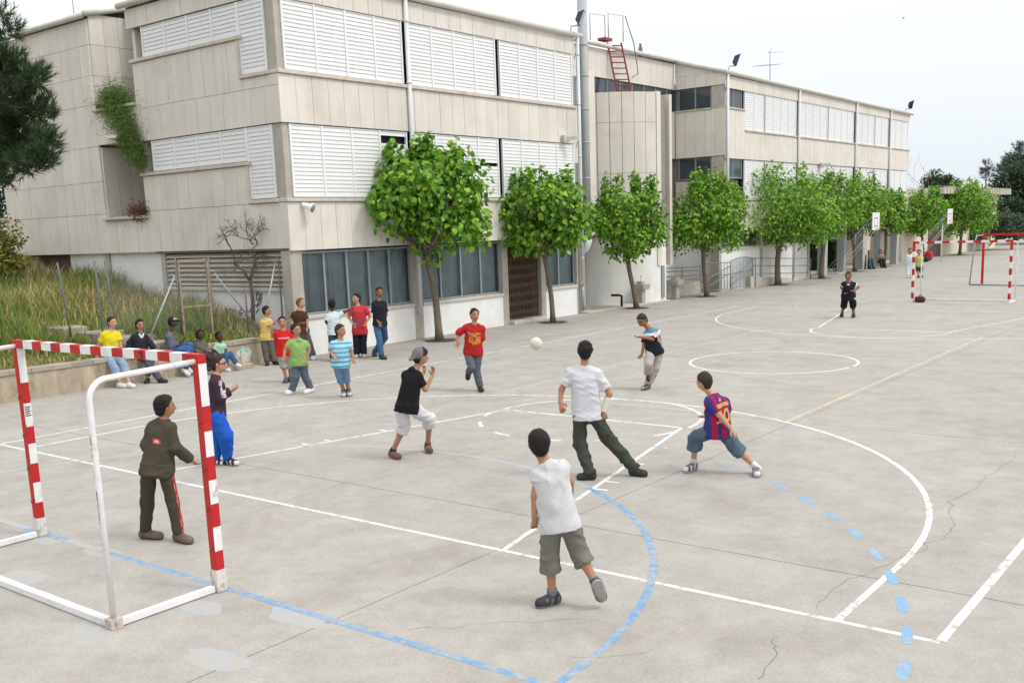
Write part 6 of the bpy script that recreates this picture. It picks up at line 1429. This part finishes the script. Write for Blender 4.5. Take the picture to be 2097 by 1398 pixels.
person('boy in light green polo shirt and grey jeans walking across the court', (600, 807),
 dict(head=(606, 675), sa=(594, 699), sb=(626, 701), ea=(585, 714), wa=(582, 726, -.06), ha=(581, 732, -.08), eb=(633, 714), wb=(629, 731, -.06), hb=(627, 738, -.08), pa=(605, 743), pb=(621, 743), ka=(606, 770, -.04), aa=(598, 798), ta=(586, 806, 0, .03), kb=(624, 768), ab=(636, 795), tb=(623, 804, 0, .03)),
 'tan', 25, 45, vox=.0105, hs=.225, shirt=dict(col=black_print((.24, .37, .13), (.08, .12, .05), [(-.02, .0, .38, .42), (-.06, .06, .415, .43)]), sleeve=.75, loose=.024, hem=.05, collar=True), pants=dict(col=(.10, .125, .155), loose=.022, end=1.98, flare=1.1, mat=M_denim), shoes=SHO_W, hair=dict())
def bstripe(T):
    def g(V):
        a, h, w = local(T, V); s = np.sin(V[:, 2] * 2 * np.pi / .085) ; c = np.where((s > .15)[:, None], np.array((.115, .37, .52)), np.array((.34, .55, .64))); c[(s > .8)] = (.06, .25, .42); return c
    return g
person('boy in blue and white striped t-shirt and denim knee shorts, mouth open', (712, 815),
 dict(head=(697, 676), sa=(680, 702), sb=(714, 702), ea=(676, 717), wa=(682, 729, -.12), ha=(687, 733, -.16), eb=(719, 717), wb=(723, 732, -.03), hb=(724, 739, -.05), pa=(689, 745), pb=(706, 745), ka=(695, 770, -.03), aa=(704, 801), ta=(703, 813, 0, .03), kb=(709, 770), ab=(714, 800), tb=(719, 814, 0, .03)),
 'tan', 30, 55, vox=.0105, hs=.225, shirt=dict(col=bstripe, sleeve=.78, loose=.026, hem=.06), pants=dict(col=(.155, .24, .40), loose=.014, end=1.38, flare=2.2, name='shorts', mat=M_denim), shoes=dict(col=(.16, .16, .17), sole=(.5, .5, .5), accent=(.5, .5, .5), sock=(.05, .05, .05), sock_h=.05), hair=dict(grow=.98, col=(.03, .02, .015)))
person('smiling boy in bright red t-shirt and beige shorts behind the boy in green', (587, 783),
 dict(head=(578, 659), sa=(566, 681), sb=(593, 680), ea=(558, 689, .02), wa=(556, 676, -.08), ha=(557, 669, -.1), eb=(599, 694), wb=(597, 708), hb=(597, 714), pa=(575, 722), pb=(591, 722), ka=(580, 747), aa=(586, 774), ta=(583, 783, 0, .03), kb=(594, 747), ab=(595, 772), tb=(597, 781, 0, .03)),
 'tan', 8, 0, vox=.0115, hs=.22, shirt=dict(col=black_print((.52, .018, .022), (.55, .45, .45), [(-.12, .12, .30, .33)]), sleeve=.75, loose=.028, hem=.06), pants=dict(col=(.38, .34, .30), loose=.026, end=1.22, flare=2, name='shorts'), shoes=dict(col=(.06, .07, .09), sole=(.3, .3, .3)), hair=dict())
person('boy in pale yellow t-shirt standing by the end of the retaining wall', (556, 746),
 dict(head=(546, 636), sa=(538, 656, .04), sb=(552, 655, -.05), ea=(535, 671, .03), wa=(551, 667, -.16), ha=(558, 664, -.2), eb=(556, 670, -.08), wb=(562, 662, -.2), hb=(565, 658, -.22), pa=(541, 692), pb=(553, 692), ka=(543, 716), aa=(547, 740), ta=(547, 747, 0, .03), kb=(556, 715), ab=(563, 739), tb=(573, 745, 0, .03)),
 'tan', 62, 75, vox=.0115, hs=.225, shirt=dict(col=(.58, .44, .14), sleeve=.72, loose=.022, hem=.05), pants=dict(col=(.13, .105, .09), loose=.026, end=1.98, flare=1.1), shoes=SHO_D, hair=dict())
person('man in brown polo shirt leaning back by the building corner', (645, 737),
 dict(head=(616, 620), sa=(601, 642, .04), sb=(623, 641, -.06), ea=(596, 656, .02), wa=(600, 666, -.04), ha=(604, 670), eb=(629, 657, -.08), wb=(630, 670, -.1), hb=(629, 677, -.1), pa=(612, 678), pb=(625, 678), ka=(625, 702), aa=(638, 729), ta=(648, 737, 0, .03), kb=(633, 701, -.05), ab=(642, 728), tb=(652, 737, 0, .03)),
 'light', 50, 60, vox=.0115, hs=.23, shirt=dict(col=black_print((.070, .035, .024), (.35, .24, .12), [(-.18, .18, .20, .225), (.02, .16, .25, .275)]), sleeve=.7, loose=.026, hem=.04, collar=True), pants=dict(col=(.13, .13, .14), loose=.022, end=1.98, flare=1.1, mat=M_denim), shoes=SHO_W, hair=dict(col=(.12, .065, .035)))
person('boy in white t-shirt seen from behind by the windows, arm held out', (682, 738),
 dict(head=(680, 622), sa=(672, 645), sb=(693, 643), ea=(668, 659, -.02), wa=(673, 667, .06), ha=(677, 669, .1), eb=(706, 639), wb=(716, 634, -.03), hb=(722, 632), pa=(679, 683), pb=(692, 682), ka=(680, 708), aa=(681, 733), ta=(682, 739, 0, .03), kb=(691, 708), ab=(692, 732), tb=(694, 737, 0, .03)),
 'dark', 160, vox=.0115, hs=.225, shirt=dict(col=(.55, .62, .66), sleeve=.78, loose=.03, hem=.03), pants=dict(col=(.03, .05, .065), loose=.022, end=1.98, flare=1.1), shoes=SHO_D, hair=dict(grow=.98))
person('boy in red printed t-shirt and black trousers with hands on hips by the windows', (736, 730),
 dict(head=(730, 611), sa=(720, 631), sb=(748, 630), ea=(714, 649), wa=(723, 663, -.08), ha=(727, 668, -.1), eb=(758, 647), wb=(749, 662, -.06), hb=(746, 666, -.1), pa=(729, 679), pb=(745, 679), ka=(730, 704), aa=(731, 725), ta=(729, 731, 0, .03), kb=(744, 703), ab=(745, 724), tb=(746, 731, 0, .03)),
 'light', -28, -55, vox=.0115, hs=.23, shirt=dict(col=black_print((.50, .045, .055), (.20, .10, .22), [(-.09, .09, .22, .34)]), sleeve=.72, loose=.03, hem=.06), pants=dict(col=(.018, .018, .024), loose=.026, end=1.98, flare=1.3), shoes=dict(col=(.05, .05, .06), sole=(.5, .5, .5), toe=(.45, .45, .45)), hair=dict())
person('tall young man in black t-shirt and blue jeans with crossed legs by the windows', (780, 733),
 dict(head=(777, 598), sa=(765, 620), sb=(787, 619), ea=(766, 645), wa=(775, 659, -.14), ha=(779, 667, -.16), eb=(791, 644, .06), wb=(787, 658, .1), hb=(785, 664, .1), pa=(771, 664), pb=(785, 664), ka=(777, 696, -.05), aa=(781, 728), ta=(790, 734, 0, .03), kb=(788, 692, .05), ab=(766, 722, .1), tb=(772, 730, 0, .03)),
 'brown', 5, 12, vox=.0115, hs=.235, shirt=dict(col=(.018, .020, .026), sleeve=.75, loose=.02, hem=.03), pants=dict(col=(.055, .11, .20), loose=.02, end=1.98, flare=1.1, mat=M_denim), shoes=dict(col=(.03, .04, .06), sole=(.03, .03, .04)), hair=dict())

# ---- sitting on the wall
def seat_pt(u, v, x=-11.22): p = at_x(u, v, x); return np.array((p[0], p[1], p[2]))
person('young man in bright yellow t-shirt and rolled jeans sitting on the wall', None,
 dict(head=(229, 660), sa=(213, 683), sb=(241, 682), ea=(205, 704, .05), wa=(199, 729, .05), ha=(197, 737, .05), eb=(246, 702, -.05), wb=(248, 720, -.12), hb=(249, 728, -.14), pa=(219, 727), pb=(238, 727), ka=(236, 755, -.40), aa=(246, 781, -.5), ta=(259, 792, -.6), kb=(255, 749, -.40), ab=(265, 786, -.62), tb=(276, 797, -.75)),
 'light', 25, 45, vox=.0115, hs=.235, seat=seat_pt(228, 735), shirt=dict(col=black_print((.66, .54, .02), (.25, .22, .06), [(-.08, .08, .26, .28), (-.03, .03, .21, .225)]), sleeve=.74, loose=.028, hem=.03), pants=dict(col=(.21, .30, .40), loose=.026, end=1.6, flare=1.8, mat=M_denim), shoes=SHO_W, hair=dict(col=(.022, .016, .012)), group='people sitting on the wall')
person('boy in dark navy jacket over white collar sitting on the wall', None,
 dict(head=(286, 665), sa=(274, 687), sb=(299, 687), ea=(267, 702, .02), wa=(262, 714, -.02), ha=(260, 721, -.03), eb=(307, 702, -.03), wb=(317, 715, -.1), hb=(322, 720, -.12), pa=(277, 725), pb=(295, 725), ka=(309, 741, -.42), aa=(301, 770, -.42), ta=(299, 782, -.55), kb=(306, 748, -.45), ab=(329, 778, -.6), tb=(343, 787, -.7)),
 'tan', 22, 30, vox=.0115, hs=.225, seat=seat_pt(287, 732), shirt=dict(col=(.026, .026, .034), sleeve=1.9, loose=.026, hem=.06, name='jacket', collar=True), pants=dict(col=(.085, .085, .105), loose=.024, end=1.95, flare=1.1), shoes=SHO_D, hair=dict(grow=1.04), group='people sitting on the wall',
 extra=lambda T, child, Vx, body: (lambda v: (v.cap(T['neck'] + T['fw'] * .075 + T['spine'] * .03 + T['lat'] * .04, T['neck'] + T['fw'] * .10 - T['spine'] * .07, .026, .018, .01), v.cap(T['neck'] + T['fw'] * .075 + T['spine'] * .03 - T['lat'] * .04, T['neck'] + T['fw'] * .10 - T['spine'] * .07, .026, .018, .01), child('shirt_collar', v, (.60, .60, .60), M_cloth)))(Vx(T['neck'] - .25, T['neck'] + .25, .0095)))
def cap_side(T, child, Vx, body):
    HC, f, u, Hh, hl = T['HC'], T['hfw'], T['hup'], T['Hh'], T['hl']; v = Vx(HC - .25, HC + .25, .0095); c0 = HC + u * .10 * Hh - f * .02 * Hh
    v.ell(c0, np.array((.41, .47, .44)) * Hh, [hl, f, u], .01, [(u, -.02 * Hh)]); v.cap(c0 + f * .40 * Hh + u * .04 * Hh, c0 + f * .72 * Hh + u * .02 * Hh, .12 * Hh, .08 * Hh, .02)
    child('cap', v, lambda V: np.where(((((V - HC) @ f) > .02) & (((V - HC) @ u) > .06))[:, None], np.array((.45, .28, .30)), np.array((.025, .025, .04))), M_cloth)
person('person in dark cap and grey-blue hooded top sitting sideways on the wall', None,
 dict(head=(354, 659), sa=(346, 686, .12), sb=(347, 687, -.12), ea=(352, 706, .12), wa=(370, 700, .1), ha=(381, 694, .1), eb=(351, 709, -.14), wb=(369, 701, -.16), hb=(380, 694, -.16), pa=(350, 718, .08), pb=(351, 719, -.08), ka=(389, 708, -.1), aa=(386, 752, -.2), ta=(392, 762, -.25), kb=(385, 716, -.25), ab=(379, 757, -.35), tb=(388, 768, -.45)),
 'dark', 88, 80, vox=.0115, hs=.23, seat=seat_pt(356, 728), shirt=dict(col=(.115, .13, .165), sleeve=1.85, loose=.028, hem=.05, name='hooded_top', collar=True), pants=dict(col=(.05, .12, .27), loose=.03, end=1.9, flare=1.1, mat=M_denim), shoes=SHO_W, hair=dict(), group='people sitting on the wall', extra=cap_side)
person('small child with dark braided hair and olive jumper sitting on the wall', None,
 dict(head=(410, 684), sa=(403, 703), sb=(420, 702), ea=(400, 717, -.02), wa=(411, 725, -.16), ha=(416, 726, -.2), eb=(424, 716, -.04), wb=(427, 724, -.18), hb=(431, 725, -.2), pa=(406, 732), pb=(417, 732), ka=(421, 727, -.26), aa=(424, 750, -.28), ta=(430, 758, -.36), kb=(430, 726, -.26), ab=(434, 749, -.28), tb=(441, 757, -.36)),
 'dark', 30, 25, vox=.0115, hs=.21, build=.92, seat=seat_pt(412, 736, -10.95), shirt=dict(col=(.125, .115, .085), sleeve=1.85, loose=.024, hem=.05, name='jumper'), pants=dict(col=(.045, .028, .045), loose=.02, end=1.95, flare=1.0), shoes=SHO_D, hair=dict(grow=1.10, long=.10, nape=-.5, col=(.02, .012, .01)), group='people sitting on the wall')
person('small child in pale green top and jeans sitting at the end of the wall', None,
 dict(head=(449, 688), sa=(443, 706), sb=(458, 705), ea=(440, 718, -.04), wa=(450, 726, -.18), ha=(456, 727, -.2), eb=(462, 717, -.05), wb=(465, 725, -.18), hb=(469, 727, -.2), pa=(446, 731), pb=(456, 731), ka=(464, 728, -.26), aa=(462, 749, -.28), ta=(470, 756, -.36), kb=(472, 725, -.24), ab=(484, 744, -.26), tb=(493, 750, -.34)),
 'dark', 40, 50, vox=.0115, hs=.205, build=.92, seat=seat_pt(452, 734, -10.95), shirt=dict(col=black_print((.40, .58, .45), (.10, .40, .25), [(-.12, .12, .2, .27)]), sleeve=.8, loose=.024, hem=.05), pants=dict(col=(.05, .11, .24), loose=.024, end=1.95, flare=1.1, mat=M_denim), shoes=SHO_W, hair=dict(grow=.98), group='people sitting on the wall')

# ---- far away
person('person dressed all in white standing behind the far goal post', (1863, 568),
 dict(head=(1864, 513), sa=(1858, 523), sb=(1869, 523), ea=(1857, 532), wa=(1858, 539), eb=(1871, 532), wb=(1871, 539), pa=(1860, 541), pb=(1867, 541), ka=(1860, 553), aa=(1860, 565), ta=(1859, 569, 0, .03), kb=(1867, 553), ab=(1867, 565), tb=(1866, 569, 0, .03)),
 'tan', 5, vox=.018, hs=.24, shirt=dict(col=(.66, .70, .74), sleeve=1.7, loose=.03, hem=.14), pants=dict(col=(.66, .70, .74), loose=.03, end=1.98, flare=1.2), shoes=SHO_W, hair=dict())
person('boy in yellow-green shirt and dark shorts standing just right of the far goal post', (1884, 568),
 dict(head=(1882, 516), sa=(1877, 526), sb=(1888, 526), ea=(1876, 534), wa=(1878, 541), eb=(1889, 534), wb=(1888, 541), pa=(1879, 543), pb=(1886, 543), ka=(1880, 555), aa=(1881, 565), ta=(1880, 569, 0, .03), kb=(1886, 555), ab=(1888, 565), tb=(1889, 569, 0, .03)),
 'tan', 0, vox=.018, hs=.24, shirt=dict(col=(.42, .46, .14), sleeve=.75, loose=.03, hem=.08), pants=dict(col=(.03, .035, .045), loose=.03, end=1.0, flare=2, name='shorts'), shoes=SHO_D, hair=dict())
def far_sit(label, u, v, shirt_c, pant_c, sk, hr, fa, x=-11.55):
    z0 = .28; p = at_z(u, v, z0); S_ = np.array((p[0], p[1], z0)); k = FPX / ((S_ - CPOS) @ AF)
    def q(dx, dz, d=0): return (u + dx * k, v - dz * k, d)
    person(label, None, dict(head=q(-.02, .66), sa=q(-.15, .46), sb=q(.15, .46), ea=q(-.2, .24, -.08), wa=q(-.08, .1, -.3), eb=q(.2, .24, -.08), wb=q(.1, .1, -.3), pa=q(-.09, .06), pb=q(.09, .06), ka=q(.02, .16, -.42), aa=q(.06, -.2, -.5), ta=q(.12, -.26, -.6), kb=q(.2, .16, -.4), ab=q(.25, -.2, -.48), tb=q(.32, -.26, -.58)),
     sk, fa, vox=.018, hs=.235, seat=S_, shirt=dict(col=shirt_c, sleeve=.9, loose=.03, hem=.05), pants=dict(col=pant_c, loose=.03, end=1.95, flare=1.1), shoes=SHO_D, hair=hr, group='people sitting along the portico')
far_sit('seated person in pink shirt by the nearer basketball hoop', 1768, 540, (.55, .36, .38), (.05, .03, .035), 'tan', dict(), -30)
far_sit('seated person in brown shirt and blue jeans right of the pink shirt', 1780, 540, (.22, .16, .11), (.06, .12, .18), 'tan', dict(), 30)
far_sit('seated woman with long dark hair by the foot of the eighth tree', 1803, 538, (.30, .22, .20), (.04, .035, .04), 'tan', dict(long=.2, nape=-.5), -20)
print('panels', N_PANEL, 'slats', N_SLAT)
